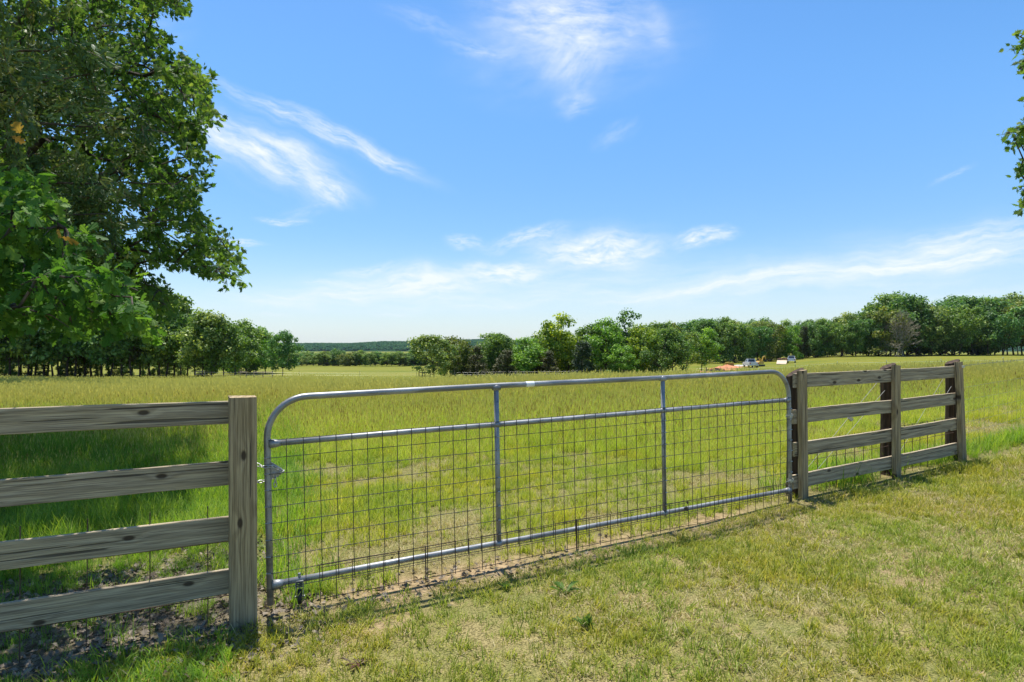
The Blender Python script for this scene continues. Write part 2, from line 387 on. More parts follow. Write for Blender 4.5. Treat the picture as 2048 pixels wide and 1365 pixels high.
# mown pasture beyond
s1 = n.noise(n.mapping(pos, scl=(.012, .05, 1)), 1.0, 4, .6); s2 = n.noise(n.mapping(pos, scl=(.06, .25, 1)), 1.0, 4, .65); s3 = n.noise(pos, .9, 4, .7)
past = n.mix(n.ramp(s1, .35, .65), (.11, .14, .014), (.18, .18, .020))
past = n.mix(n.ramp(s2, .40, .68, 0, .75), past, (.23, .19, .035))
past = n.mix(n.ramp(s3, .40, .7, 0, .5), past, (.065, .095, .012))
c = n.mix(far, c, past)
c = n.mix(n.math('MULTIPLY', red, n.ramp(s3, .3, .5)), c, (.42, .145, .055))
principled(n, o, c, .95, 0, .1, bump(n, n.math('ADD', nf, nff), .5, .02))

# ------------------------------------------------------------------ ground sheet (one sheet, fine near the camera, coarse far away)
def axis(lo, hi, step, end, gr=1.09):
    a = list(np.arange(lo, hi, step)); s = step
    x = a[-1]
    while x < end: s *= gr; x += s; a.append(x)
    s = step; x = lo; b = []
    while x > -end: s *= gr; x -= s; b.append(x)
    return np.array(b[::-1] + a)
gx = axis(-5.5, 9, .07, 3900); gy = axis(1.5, 12, .07, 3900)
gy = gy[gy > -300]
GX, GY = np.meshgrid(gx, gy); nx, ny = len(gx), len(gy)
X = GX.ravel(); Y = GY.ravel(); Z = zg(X, Y)
ii = (np.arange(ny - 1)[:, None] * nx + np.arange(nx - 1)[None]).ravel()
LV = np.stack([ii, ii + 1, ii + 1 + nx, ii + nx], 1).ravel()
S = side(X, Y); AL = along(X, Y)
bare_w = sstep(.40, .08, np.abs(S + .02)) * sstep(5.4, 3.6, AL) * sstep(-3.5, -.2, AL) * (.35 + .9 * vnoise(X, Y, .5, 8))
bare_w = np.maximum(bare_w, .95 * sstep(1.4, .3, np.abs(S - .75)) * sstep(.6, -.3, AL))      # under the oak, left of the gate
bare_w = np.maximum(bare_w, .8 * sstep(.5, .1, np.hypot(AL - .5, S + .45)))
lawn_w = sstep(.6, -.2, S)
D = np.hypot(X, Y)
def reddirt(X, Y):
    u = CU + F * X / np.maximum(Y, 1)
    cx = np.interp(Y, [95, 150], [1392, 1462]); wdt = np.interp(Y, [95, 150], [24, 22])
    return sstep(1, .5, np.abs(u - cx) / wdt) * sstep(94, 99, Y) * sstep(160, 145, Y)
gme = mesh_arrays('ground', np.stack([X, Y, Z], 1), LV, np.full(len(ii), 4),
                  {'bare': np.clip(bare_w, 0, 1), 'lawn': lawn_w, 'far': sstep(30, 60, Y) * 1.0, 'red': reddirt(X, Y), 'mould': sstep(.5, -.2, AL) * sstep(-1.2, -.3, S) * sstep(2.6, 1.8, S)}, True)
gme.materials.append(M_ground)
tag(obj('ground', gme), kind='structure')

# ------------------------------------------------------------------ far hills
hx = np.linspace(-3600, 3600, 420); hy = np.linspace(2100, 3400, 40)
HX, HY = np.meshgrid(hx, hy); U = CU + F * HX / HY
prof = np.interp(U, [-400, 300, 590, 640, 700, 760, 830, 900, 960, 1020, 1100, 1300, 2048, 2500], [22, 22, 14, 16, 14, 21, 23, 26, 28, 25, 24, 24, 18, 18])
prof = prof + (vnoise(HX, HY, 320, 4, 3) - .5) * 16
ridge = np.sin(np.clip((HY - 2100) / 1300, 0, 1) * np.pi) ** .8
HZ = -16 + (prof + 14) * ridge * 1.0 + (vnoise(HX, HY, 22, 6, 2) - .5) * 7 * (ridge > .05)
ny_, nx_ = HX.shape; ii = (np.arange(ny_ - 1)[:, None] * nx_ + np.arange(nx_ - 1)[None]).ravel()
m, n, o = mat('wooded_hill'); pos = n.new('ShaderNodeNewGeometry').outputs['Position']
c = n.mix(n.ramp(n.noise(pos, .035, 5, .7), .35, .65), (.012, .038, .016), (.030, .070, .028)); principled(n, o, c, 1, 0, 0)
hme = mesh_arrays('hills', np.stack([HX, HY, HZ], 2).reshape(-1, 3), np.stack([ii, ii + 1, ii + 1 + nx_, ii + nx_], 1).ravel(), np.full(len(ii), 4), None, False)
hme.materials.append(m); tag(obj('hills', hme), kind='structure')
# tree canopy that covers the hills, reads as one mass
cm = MB(); r2 = np.random.default_rng(5); k = 26000
cx = r2.uniform(-2600, 2600, k); cy = r2.uniform(2150, 2800, k)
uu = CU + F * cx / cy; keep = (uu > -200) & (uu < 2300); cx, cy = cx[keep], cy[keep]; k = len(cx)
pr = np.interp(CU + F * cx / cy, [-400, 300, 590, 640, 700, 760, 830, 900, 960, 1020, 1100, 1300, 2048, 2500], [22, 22, 14, 16, 14, 21, 23, 26, 28, 25, 24, 24, 18, 18]) + (vnoise(cx, cy, 320, 4, 3) - .5) * 16
rd = np.sin(np.clip((cy - 2100) / 1300, 0, 1) * np.pi) ** .8; cz = -16 + (pr + 14) * rd + 1
ico = [(0, 0, 1), (.9, 0, .45), (.28, .85, .45), (-.72, .53, .45), (-.72, -.53, .45), (.28, -.85, .45), (.72, .53, -.45), (-.28, .85, -.45), (-.9, 0, -.45), (-.28, -.85, -.45), (.72, -.53, -.45)]
icf = [(0, 1, 2), (0, 2, 3), (0, 3, 4), (0, 4, 5), (0, 5, 1), (1, 6, 2), (2, 7, 3), (3, 8, 4), (4, 9, 5), (5, 10, 1), (6, 7, 2), (7, 8, 3), (8, 9, 4), (9, 10, 5), (10, 6, 1)]
V, LVs, LTs, Aa = stamp(ico, icf, rand_rot(k, .5, r2), np.stack([cx, cy, cz], 1), r2.uniform(4, 9, k), r2.random(k))
hwm = leafy('hill_canopy_leaf', (.010, .040, .016), (.022, .066, .026), (.040, .090, .032), .1, .9, spec=0.)
hme = mesh_arrays('hill_forest', V, LVs, LTs, {'rnd': Aa}, True); hme.materials.append(hwm)
tag(obj('hill_forest', hme), 'far wooded ridge of small dark tree crowns on the hazy hills beyond the pasture', 'forest', kind='stuff')

# ------------------------------------------------------------------ grass scatter
protos = {}
def blades(nb, hlo, hhi, wid, spread, bend, seedhead=0., seed=0, segn=3, lie=0.):
    r = np.random.default_rng(seed); V = []; LVv = []; LTt = []; AA = []; k = 0
    for i in range(nb):
        a = r.uniform(0, 2 * np.pi); rad = spread * math.sqrt(r.random()); bx, by = rad * math.cos(a), rad * math.sin(a)
        h = r.uniform(hlo, hhi); az = r.uniform(0, 2 * np.pi); bd = bend * r.uniform(.3, 1.3); wv = wid * r.uniform(.6, 1.3); rv = r.random()
        dx, dy = math.cos(az), math.sin(az); wx, wy = -dy, dx
        if r.random() < lie: bd = bend * 3
        st = k; th = r.uniform(0, .25)
        x, y, z = bx, by, -.01
        for s_ in range(segn + 1):
            t = s_ / segn; ww = wv * (1 - t ** 1.6) * .5 + .0002
            V += [(x - wx * ww, y - wy * ww, z), (x + wx * ww, y + wy * ww, z)]; AA += [rv, rv]; k += 2
            th2 = th + bd * (t + 1 / segn); l = h / segn
            x += dx * math.sin(min(th2, 2.4)) * l; y += dy * math.sin(min(th2, 2.4)) * l; z += math.cos(min(th2, 1.9)) * l; z = max(z, .004)
        for s_ in range(segn): q = st + 2 * s_; LVv += [q, q + 1, q + 3, q + 2]; LTt.append(4)
        if r.random() < seedhead:
            # narrow seed head along the tip
            hh = .09 * r.uniform(.7, 1.3) * (h / .5) ** .5; bxx, byy, bz = x, y, z
            for kk in range(2):
                cxw, cyw = (wx, wy) if kk == 0 else (dx, dy); w2 = wid * .9
                V += [(bxx, byy, bz - .02), (bxx - cxw * w2, byy - cyw * w2, bz + hh * .35), (bxx + dx * .01, byy + dy * .01, bz + hh), (bxx + cxw * w2, byy + cyw * w2, bz + hh * .35)]
                AA += [2.0] * 4; LVv += [k, k + 1, k + 2, k + 3]; LTt.append(4); k += 4
    return V, LVv, LTt, AA
def grassmat(name, c0, c1, c2, trans, patchcol=(.8, .8, .6), ps=.35, seedc=(.33, .22, .085)):
    m, n, o = mat(name)
    a = n.new('ShaderNodeAttribute'); a.attribute_name = 'rnd'; r = a.outputs['Fac']; oi = n.new('ShaderNodeObjectInfo')
    rr = n.math('MULTIPLY_ADD', oi.outputs['Random'], .5, n.math('MULTIPLY', r, .5))
    c = n.mix(n.ramp(rr, .1, .5, smooth=False), c0, c1); c = n.mix(n.ramp(rr, .5, .95, smooth=False), c, c2)
    g = n.new('ShaderNodeNewGeometry'); pn = n.noise(n.mapping(g.outputs['Position'], scl=(1, 1, 0)), ps, 3, .6)
    c = n.mix(n.ramp(pn, .38, .62), c, n.mix(1., c, patchcol, 'MULTIPLY'))
    c = n.mix(n.ramp(r, 1.4, 1.6), c, seedc)
    d = n.new('ShaderNodeBsdfPrincipled'); n.link(c, d.inputs['Base Color']); d.inputs['Roughness'].default_value = .55; d.inputs['Specular IOR Level'].default_value = .3
    t = n.new('ShaderNodeBsdfTranslucent'); n.link(n.mix(1., c, (1.2, 1.2, .6), 'MULTIPLY'), t.inputs[0])
    mx = n.new('ShaderNodeMixShader'); mx.inputs[0].default_value = trans; n.link(d.outputs[0], mx.inputs[1]); n.link(t.outputs[0], mx.inputs[2]); n.link(mx.outputs[0], o.inputs[0]); return m
G_lawn = grassmat('lawn_blades', (.13, .20, .022), (.27, .34, .045), (.50, .50, .13), .42, (1.25, 1.0, .9), .8)
G_dry = grassmat('dry_thatch', (.30, .23, .10), (.46, .38, .18), (.58, .50, .27), .3, (1, 1, 1))
G_mid = grassmat('pasture_blades', (.19, .28, .025), (.31, .39, .045), (.52, .52, .14), .48, (1.3, 1.08, .9), .5)
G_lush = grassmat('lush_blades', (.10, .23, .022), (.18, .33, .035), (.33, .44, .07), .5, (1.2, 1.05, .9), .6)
G_tall = grassmat('tall_blades', (.27, .38, .035), (.42, .50, .06), (.62, .66, .18), .5, (.84, .90, .70), .16, seedc=(.62, .56, .22))
def scatter(name, label, cat, specs, pts, idx, rot, scl):
    pc = bpy.data.collections.new(name + '_blades')
    for i, (sp, mt) in enumerate(specs):
        V, L, T, Aa = blades(**sp); me = mesh_arrays('%s_%02d' % (name, i), V, L, T, {'rnd': Aa}); me.materials.append(mt)
        pc.objects.link(bpy.data.objects.new('%s_tuft_%02d' % (name, i), me))
    me = bpy.data.meshes.new(name); me.vertices.add(len(pts)); me.vertices.foreach_set('co', np.asarray(pts, np.float32).ravel())
    a = me.attributes.new('idx', 'INT', 'POINT'); a.data.foreach_set('value', np.asarray(idx, np.int32))
    a = me.attributes.new('rot', 'FLOAT_VECTOR', 'POINT'); a.data.foreach_set('vector', np.asarray(rot, np.float32).ravel())
    a = me.attributes.new('scl', 'FLOAT', 'POINT'); a.data.foreach_set('value', np.asarray(scl, np.float32))
    for _, mt in specs: 
        if mt.name not in me.materials: me.materials.append(mt)
    ng = bpy.data.node_groups.new(name + '_scatter', 'GeometryNodeTree')
    ng.interface.new_socket('Geometry', in_out='INPUT', socket_type='NodeSocketGeometry'); ng.interface.new_socket('Geometry', in_out='OUTPUT', socket_type='NodeSocketGeometry')
    gi = ng.nodes.new('NodeGroupInput'); go = ng.nodes.new('NodeGroupOutput'); iop = ng.nodes.new('GeometryNodeInstanceOnPoints'); ci = ng.nodes.new('GeometryNodeCollectionInfo')
    ci.inputs['Collection'].default_value = pc; ci.inputs['Separate Children'].default_value = True; ci.inputs['Reset Children'].default_value = True
    def na(nm, t): q = ng.nodes.new('GeometryNodeInputNamedAttribute'); q.data_type = t; q.inputs[0].default_value = nm; return q.outputs[0]
    L = ng.links.new; L(gi.outputs[0], iop.inputs['Points']); L(ci.outputs[0], iop.inputs['Instance']); iop.inputs['Pick Instance'].default_value = True
    L(na('idx', 'INT'), iop.inputs['Instance Index']); L(na('rot', 'FLOAT_VECTOR'), iop.inputs['Rotation']); L(na('scl', 'FLOAT'), iop.inputs['Scale']); L(iop.outputs[0], go.inputs[0])
    ob = obj(name, me); md = ob.modifiers.new('scatter', 'NODES'); md.node_group = ng
    tag(ob, label, cat, kind='stuff'); return ob
def cand(n_, x0, x1, y0, y1, seed):
    r = np.random.default_rng(seed); x = r.uniform(x0, x1, n_); y = r.uniform(y0, y1, n_)
    vis = (np.abs(x) < y * .90 + 1.2)
    return x[vis], y[vis], r
def eul(r, n_, tilt): return np.stack([r.normal(0, tilt, n_), r.normal(0, tilt, n_), r.uniform(0, 6.28, n_)], 1)

# lawn on the near side of the fence
x, y, r = cand(300000, -6, 16, 1.8, 19, 11); s = side(x, y); al = along(x, y)
dens = (.75 + .7 * sstep(.34, .58, vnoise(x, y, .32, 1, 3))) * sstep(-.02, -.18, s)
dens *= 1 - .55 * sstep(.32, .06, np.abs(s + .02)) * sstep(4.6, 3.2, al) * sstep(-1, .1, al)
dens *= np.clip((5.5 / np.maximum(y, 3)) ** 1.2, 0, 1) * (1 - .5 * sstep(1.1, .2, np.hypot(al - 1.0, s + .9)))
dens *= 1 - .45 * sstep(.50, .68, vnoise(x, y, .8, 13))
k = r.random(len(x)) < dens * .95; x, y, s = x[k], y[k], s[k]; n_ = len(x)
grn = vnoise(x, y, .55, 2, 3)
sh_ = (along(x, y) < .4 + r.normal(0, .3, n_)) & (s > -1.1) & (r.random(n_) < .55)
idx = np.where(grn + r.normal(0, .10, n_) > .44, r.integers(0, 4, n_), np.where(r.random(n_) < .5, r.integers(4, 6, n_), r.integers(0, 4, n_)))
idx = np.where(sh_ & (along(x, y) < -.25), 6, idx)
sc_ = r.uniform(.6, 1.15, n_) * np.clip(y / 6, 1, 1.7) * (.75 + .5 * vnoise(x, y, .9, 4))
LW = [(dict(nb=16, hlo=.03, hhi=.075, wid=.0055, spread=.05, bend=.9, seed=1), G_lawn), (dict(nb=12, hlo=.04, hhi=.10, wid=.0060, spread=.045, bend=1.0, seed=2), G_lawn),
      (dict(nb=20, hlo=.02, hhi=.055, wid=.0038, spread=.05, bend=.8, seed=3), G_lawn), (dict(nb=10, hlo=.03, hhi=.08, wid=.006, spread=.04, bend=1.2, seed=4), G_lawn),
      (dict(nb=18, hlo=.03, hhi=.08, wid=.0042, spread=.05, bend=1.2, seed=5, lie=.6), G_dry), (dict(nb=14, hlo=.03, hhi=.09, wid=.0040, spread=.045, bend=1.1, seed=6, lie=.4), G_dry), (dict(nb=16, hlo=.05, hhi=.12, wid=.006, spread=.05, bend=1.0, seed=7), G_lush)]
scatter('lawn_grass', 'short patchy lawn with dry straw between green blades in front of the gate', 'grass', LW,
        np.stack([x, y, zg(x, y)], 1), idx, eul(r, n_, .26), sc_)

# grazed strip and pasture behind the fence
PX, PIX, PR, PS = [], [], [], []
MD = [(dict(nb=22, hlo=.06, hhi=.16, wid=.0048, spread=.06, bend=.8, seed=11), G_mid), (dict(nb=18, hlo=.05, hhi=.12, wid=.0045, spread=.06, bend=1.0, seed=12), G_mid),
      (dict(nb=14, hlo=.04, hhi=.10, wid=.0035, spread=.07, bend=1.0, seed=13, lie=.4), G_dry),
      (dict(nb=26, hlo=.14, hhi=.30, wid=.0065, spread=.09, bend=.85, seed=14), G_lush), (dict(nb=22, hlo=.10, hhi=.24, wid=.0055, spread=.08, bend=.95, seed=15), G_lush)]
x, y, r = cand(200000, -18, 18, 3.0, 20, 21); s = side(x, y); al = along(x, y); D = np.hypot(x, y)
left = sstep(.6, -.8, al - s * .15)
dens = sstep(.0, .15, s) * (.40 + .75 * sstep(.35, .6, vnoise(x, y, .5, 6, 3))) * np.clip((6.5 / np.maximum(y, 4)) ** 1.1, 0, 1)
dens *= 1 - .80 * sstep(2.1, 1.4, s) * left                       # leaf litter under the oak
dens *= 1 - .3 * sstep(.4, .05, s) * sstep(4.5, 3, al)
k = r.random(len(x)) < dens; x, y, s, left, al = x[k], y[k], s[k], left[k], al[k]; n_ = len(x)
q = r.random(n_); lu = (left > r.random(n_)) | ((s < .5) & (al > 4.9) & (q < .5))
idx = np.where(lu, 3 + (q > .5), np.where(vnoise(x, y, .7, 9, 2) + r.normal(0, .08, n_) < .43, 2, (q > .5).astype(int)))
sc_ = r.uniform(.7, 1.25, n_) * (.7 + .6 * vnoise(x, y, 1.2, 14)) * np.clip(y / 8, 1, 1.6) * np.where((left > .5) & (s < 2.0), .55, 1)
scatter('pasture_grass', 'grazed yellow green grass on the pasture just behind the gate', 'grass', MD, np.stack([x, y, zg(x, y)], 1), idx, eul(r, n_, .12), sc_)


# uncut tall grass with seed heads
TL = [(dict(nb=34, hlo=.28, hhi=.60, wid=.0055, spread=.13, bend=.8, seedhead=.3, seed=31, segn=4), G_tall), (dict(nb=30, hlo=.25, hhi=.68, wid=.0055, spread=.14, bend=.9, seedhead=.35, seed=32, segn=4), G_tall),
      (dict(nb=40, hlo=.18, hhi=.48, wid=.006, spread=.15, bend=.9, seedhead=.15, seed=33, segn=4), G_mid),
      (dict(nb=60, hlo=.30, hhi=.62, wid=.013, spread=.34, bend=.8, seedhead=.3, seed=34, segn=3), G_tall), (dict(nb=60, hlo=.28, hhi=.66, wid=.013, spread=.34, bend=.9, seedhead=.35, seed=35, segn=3), G_tall),
      (dict(nb=60, hlo=.22, hhi=.50, wid=.014, spread=.36, bend=.9, seedhead=.2, seed=36, segn=3), G_mid),
      (dict(nb=66, hlo=.2, hhi=.62, wid=.011, spread=.38, bend=1.05, seedhead=.2, seed=37, segn=4), G_tall), (dict(nb=50, hlo=.3, hhi=.72, wid=.012, spread=.36, bend=.7, seedhead=.4, seed=38, segn=4), G_tall)]
x, y, r = cand(60000, -24, 24, 6.5, 24, 41); s = side(x, y); al = along(x, y)
edge = np.interp(al, [-3, -1, .5, 3, 5, 6.5, 9], [7.5, 7.0, 6.2, 4.6, 2.2, 1.5, 2.2])
dens = sstep(edge - .8, edge + 1.2, s + (vnoise(x, y, 1.6, 15) - .5) * 2.0) * .85 * np.clip(14 / np.maximum(y, 6), .35, 1)
k = r.random(len(x)) < dens; x1, y1 = x[k], y[k]; n1_ = len(x1); e1 = (s - edge)[k]
i1 = np.where(r.random(n1_) < .28, 2, r.integers(0, 2, n1_)); s1_ = r.uniform(.75, 1.15, n1_) * (.55 + .45 * sstep(0, 3.5, e1))
r2 = np.random.default_rng(43); yy_ = 18 * np.exp(r2.random(52000) * math.log(78 / 18)); xx_ = r2.uniform(-1, 1, 52000) * (yy_ * .9 + 2)
lim = np.interp(CU + F * xx_ / yy_, [0, 900, 1100, 1300, 1380, 1520, 1600, 2048], [66, 66, 68, 60, 47, 47, 56, 56])
k = (yy_ < lim + r2.normal(0, 2.5, len(yy_))); x2, y2 = xx_[k], yy_[k]; n2_ = len(x2)
i2 = np.where(r2.random(n2_) < .12, 5, r2.choice([3, 4, 6, 7], n2_)); s2_ = r2.uniform(.75, 1.15, n2_) * (.8 + .35 * vnoise(x2, y2, 5, 16))
x = np.concatenate([x1, x2]); y = np.concatenate([y1, y2]); idx = np.concatenate([i1, i2]); sc_ = np.concatenate([s1_, s2_])
scatter('tall_grass', 'uncut yellow green hay grass with tan seed heads filling the pasture', 'grass', TL, np.stack([x, y, zg(x, y)], 1), idx, eul(r, len(x), .07), sc_)


# ------------------------------------------------------------------ leaf litter under the oak
m, n, o = mat('dead_leaf'); a = n.new('ShaderNodeAttribute'); a.attribute_name = 'rnd'
c = n.mix(a.outputs['Fac'], (.10, .08, .055), (.29, .24, .18)); principled(n, o, c, .8, 0, .2); M_litter = m
PIN = [(0, 0), (.05, .14), (.22, .10), (.17, .22), (.40, .32), (.20, .38), (.36, .58), (.17, .55), (.16, .72), (.07, .72), (0, 1.0)]
def leaf_template(half, fold=.22, droop=.25):
    V = []; 
    for sgn in (1, -1):
        for (xx, yy) in half: V.append((sgn * xx, yy, -abs(xx) * fold - droop * yy * yy))
    k = len(half); return V, [list(range(k)), list(range(2 * k - 1, k - 1, -1))]
LT_V, LT_F = leaf_template(PIN, -.3, .1)
r = np.random.default_rng(51); n_ = 21000
a_ = r.uniform(-3.6, 3.5, n_); s_ = np.where(a_ < .3, r.uniform(-.9, 1.9, n_), r.normal(0.02, .16, n_))
k = (r.random(n_) < np.where(a_ < .3, .8 * sstep(-.9, .1, s_) * sstep(2.1, 1.5, s_), .05 * sstep(3.5, 1, a_))); a_, s_ = a_[k], s_[k]; n_ = len(a_)
x = GA.x + GD.x * a_ + GN.x * s_; y = GA.y + GD.y * a_ + GN.y * s_
V, L_, T_, Aa = stamp(LT_V, LT_F, rand_rot(n_, .9, r), np.stack([x, y, zg(x, y) + .012], 1), r.uniform(.025, .062, n_), r.random(n_))
me = mesh_arrays('leaf_litter', V, L_, T_, {'rnd': Aa}); me.materials.append(M_litter)
tag(obj('leaf_litter', me), 'brown dry oak leaves littering bare soil under the fence', 'leaf litter', kind='stuff')

# ------------------------------------------------------------------ plank fences
def board(name, p0, p1, h, t, mt, parent):
    """plank from p0 to p1 (centre line), local x along the plank"""
    p0, p1 = Vector(p0), Vector(p1); d = p1 - p0; L = d.length; mb = MB()
    # outline with slightly irregular edges and chamfers
    ns = 14; V = []; prof = [(-t / 2 + .003, -h / 2), (t / 2 - .003, -h / 2), (t / 2, -h / 2 + .003), (t / 2, h / 2 - .003), (t / 2 - .003, h / 2), (-t / 2 + .003, h / 2), (-t / 2, h / 2 - .003), (-t / 2, -h / 2 + .003)]
    bow = random.uniform(-.006, .006)
    for i in range(ns + 1):
        x = L * i / ns; b = bow * math.sin(math.pi * i / ns); e1, e2 = random.uniform(-.0012, .0012), random.uniform(-.0012, .0012)
        for (yy, zz) in prof: V.append((x, yy, zz + b + (e1 if zz > 0 else e2)))
    fs = [list(range(8))[::-1], [ns * 8 + i for i in range(8)]]
    for i in range(ns):
        for q in range(8): q2 = (q + 1) % 8; fs.append([i * 8 + q, i * 8 + q2, i * 8 + 8 + q2, i * 8 + 8 + q])
    mb.add(V, fs); ob = mb.build(name, mt, parent)
    ob.location = p0 - parent.location; ob.rotation_euler = (0, -math.atan2(d.z, math.hypot(d.x, d.y)), math.atan2(d.y, d.x)); return ob
def post(name, base, top, w_, mt, parent, yaw=FRZ, slant=0., d_=None):
    """square post; local x runs up the post so that the grain does"""
    base, top = Vector(base), Vector(top); L = (top - base).length; mb = MB(); d_ = d_ or w_
    ns = 10; V = []; c = .0035
    prof = [(-w_ / 2 + c, -d_ / 2), (w_ / 2 - c, -d_ / 2), (w_ / 2, -d_ / 2 + c), (w_ / 2, d_ / 2 - c), (w_ / 2 - c, d_ / 2), (-w_ / 2 + c, d_ / 2), (-w_ / 2, d_ / 2 - c), (-w_ / 2, -d_ / 2 + c)]
    for i in range(ns + 1):
        for (a, b) in prof:
            x = L * i / ns + (slant * a if i == ns else 0) + (random.uniform(-.003, .003) if i == ns else 0); k = 1 + random.uniform(-.008, .008)
            V.append((x, b * k, -a * k))          # x up, y depth, z across
    fs = [list(range(8)), [ns * 8 + i for i in range(8)][::-1]]
    for i in range(ns):
        for q in range(8): q2 = (q + 1) % 8; fs.append([i * 8 + q2, i * 8 + q, i * 8 + 8 + q, i * 8 + 8 + q2])
    mb.add(V, fs); ob = mb.build(name, mt, parent)
    ob.location = base - parent.location
    Zx = (top - base).normalized(); Yd = Vector((-math.sin(yaw), math.cos(yaw), 0)); Yd = (Yd - Zx * Yd.dot(Zx)).normalized(); Zz = Zx.cross(Yd)
    ob.rotation_euler = Matrix((Zx, Yd, Zz)).transposed().to_euler(); return ob

def V3(p, z): return Vector((p.x, p.y, z))
# left fence
pL = fl(486); pL.z = z1(pL.x, pL.y)
lf = thing('plank_fence', 'four rail weathered plank fence left of the metal gate, ending in a thick square post', 'fence', pL)
post('post', V3(pL, pL.z - .12), V3(pL + GD * -.003, 1.65 - (793 - HV) / pscale(486)), .150, M_post, lf)
nail = MB()
for (zt, h) in ((1.320, .140), (.951, .146), (.609, .150), (.287, .150)):
    a = fl(486) + GN * .088 + GD * .06; b = a - GD * 2.75
    board('rail', V3(b, zt - h / 2 + random.uniform(-.004, .004)), V3(a, zt - h / 2), h, .027, M_rail, lf)
b = fl(486) - GD * 2.6
post('post', V3(b, z1(b.x, b.y) - .12), V3(b, 1.345), .150, M_post, lf)
wm = MB(); o_ = GN * .11
for zz in (.45, .115, .28, .60):
    a = fl(486) + o_; b = a - GD * 2.75
    if zz in (.45, .115): wm.tube([V3(a, zz) - pL, V3(a - GD * 1.3, zz + .008) - pL, V3(b, zz) - pL], .0034, 6)
for i in range(9):
    a = fl(486) + o_ - GD * (.19 + .305 * i); q = random.uniform(-.008, .008)
    wm.tube([V3(a, .68) - pL, V3(a + GD * q, z1(a.x, a.y) - .02) - pL], .0030, 6)
wm.build('wire_mesh', M_rustwire, lf)

# right fence
M_bwire = simple('brace_wire_steel', (.34, .33, .30), .7, 0, .1)
pR = fl(1608); pR.z = z1(pR.x, pR.y)
rf = thing('plank_fence', 'short two bay grey plank fence right of the gate with dark round posts behind', 'fence', pR)
PU = [(1607, 1604, 741), (1793, 1792, 731), (1926, 1917, 724)]
PP = []
for (ub, ut, vt) in PU:
    p = fl(ub); zt = 1.65 - (vt - HV) / pscale(ub); t = fl(ut); t = V3(p + GD * ((t - p).dot(GD)), zt)
    post('post', V3(p, z1(p.x, p.y) - .12), t, .092, M_post, rf, slant=random.uniform(-.1, .1), d_=.052); PP.append((p, t))
LZ = {1608: (1.391, 1.032, .712, .392), 1784: (1.408, 1.068, .752, .451), 1926: (1.431, 1.106, .802, .509)}
for k in range(4):
    a = PP[0][0] + GN * .041 - GD * (.09 + .02 * (k % 2)); m_ = PP[1][0] + GN * .041; c_ = PP[2][0] + GN * .041 + GD * .0 + GD * (-.05 + .02 * (k == 0))
    board('rail', V3(a, LZ[1608][k] - .07 + .0), V3(m_ - GD * .004, LZ[1784][k] - .07), .140, .027, M_rail, rf)
    board('rail', V3(m_ + GD * .004, LZ[1784][k] - .07), V3(c_ + GD * -.02, LZ[1926][k] - .07), .138, .027, M_rail, rf)
def round_post(u, off, r_, ztop, slant, parent):
    p = fl(u, off); zb = z1(p.x, p.y) - .1; mb = MB(); V = []; ns, sd = 9, 14; H = ztop - zb
    for i in range(ns + 1):
        for q in range(sd):
            an = 2 * math.pi * q / sd; rr = r_ * (1 + .05 * math.sin(q * 2.3 + i * .7) + random.uniform(-.02, .02)); x, y = rr * math.cos(an), rr * math.sin(an)
            V.append((H * i / ns + (slant * (x / r_) if i == ns else 0), y, -x))
    fs = [list(range(sd)), [ns * sd + i for i in range(sd)][::-1]]
    for i in range(ns):
        for q in range(sd): q2 = (q + 1) % sd; fs.append([i * sd + q2, i * sd + q, i * sd + sd + q, i * sd + sd + q2])
    mb.add(V, fs); ob = mb.build('round_post', M_round, parent); ob.location = V3(p, zb) - parent.location
    ob.rotation_euler = Matrix((Vector((0, 0, 1)), Vector((0, 1, 0)), Vector((-1, 0, 0)))).transposed().to_euler(); return p
rp = round_post(1590, .17, .080, 1.40, .045, rf)
round_post(1776, .26, .078, 1.44, .035, rf); round_post(1905, .28, .076, 1.475, .03, rf)
wm = MB(); a0 = PP[0][0] + GN * .10; a2 = PP[2][0] + GN * .10; Lr = (a2 - a0).length
def zr(t, f): p = a0 + (a2 - a0) * t; return z1(p.x, p.y) * 1.0 + f
for f in (.03, .14, .34, .53):
    wm.tube([V3(a0 + (a2 - a0) * t, zr(t, f) + random.uniform(-.006, .006)) - pR for t in np.linspace(0, 1, 8)], .0026, 6)
for i in range(19):
    t = (i + .3) / 19; wm.tube([V3(a0 + (a2 - a0) * t, zr(t, .54)) - pR, V3(a0 + (a2 - a0) * t + GD * random.uniform(-.008, .008), zr(t, -.02)) - pR], .0034, 6)
wm.build('wire_mesh', M_rustwire, rf)
for (ua, va, ub, vb) in ((1757, 762, 1612, 940), (1786, 762, 1630, 945), (1888, 755, 1782, 935), (1914, 755, 1886, 800)):
    Pa = fl(ua, .25); Pb = fl(ub, .22); a = V3(Pa, ZC - (va - HV) * Pa.y / F); b = V3(Pb, ZC - (vb - HV) * Pb.y / F)
    MB().tube([a - pR, b - pR], .0022, 6).build('brace_wire', M_bwire, rf)
Pt = fl(1701, .24); tt = V3(Pt, ZC - (838 - HV) * Pt.y / F) - pR
tn = MB().box(tt, (.055, .03, .04), Matrix.Rotation(.7, 3, 'Y'), bev=.006).tube([tt + Vector((-.03, 0, .02)), tt + Vector((.06, 0, .045))], .010, 8); tn.build('wire_tensioner', M_bright, rf)
pt_ = PP[2][1]; tgm = MB().box(pt_ - pR + Vector((.0, 0, -.055)) - GN * .05, (.06, .003, .028), Matrix.Rotation(FRZ, 3, 'Z'), bev=.001); tgm.build('tag', simple('cream_tag', (.6, .55, .42), .5), rf)

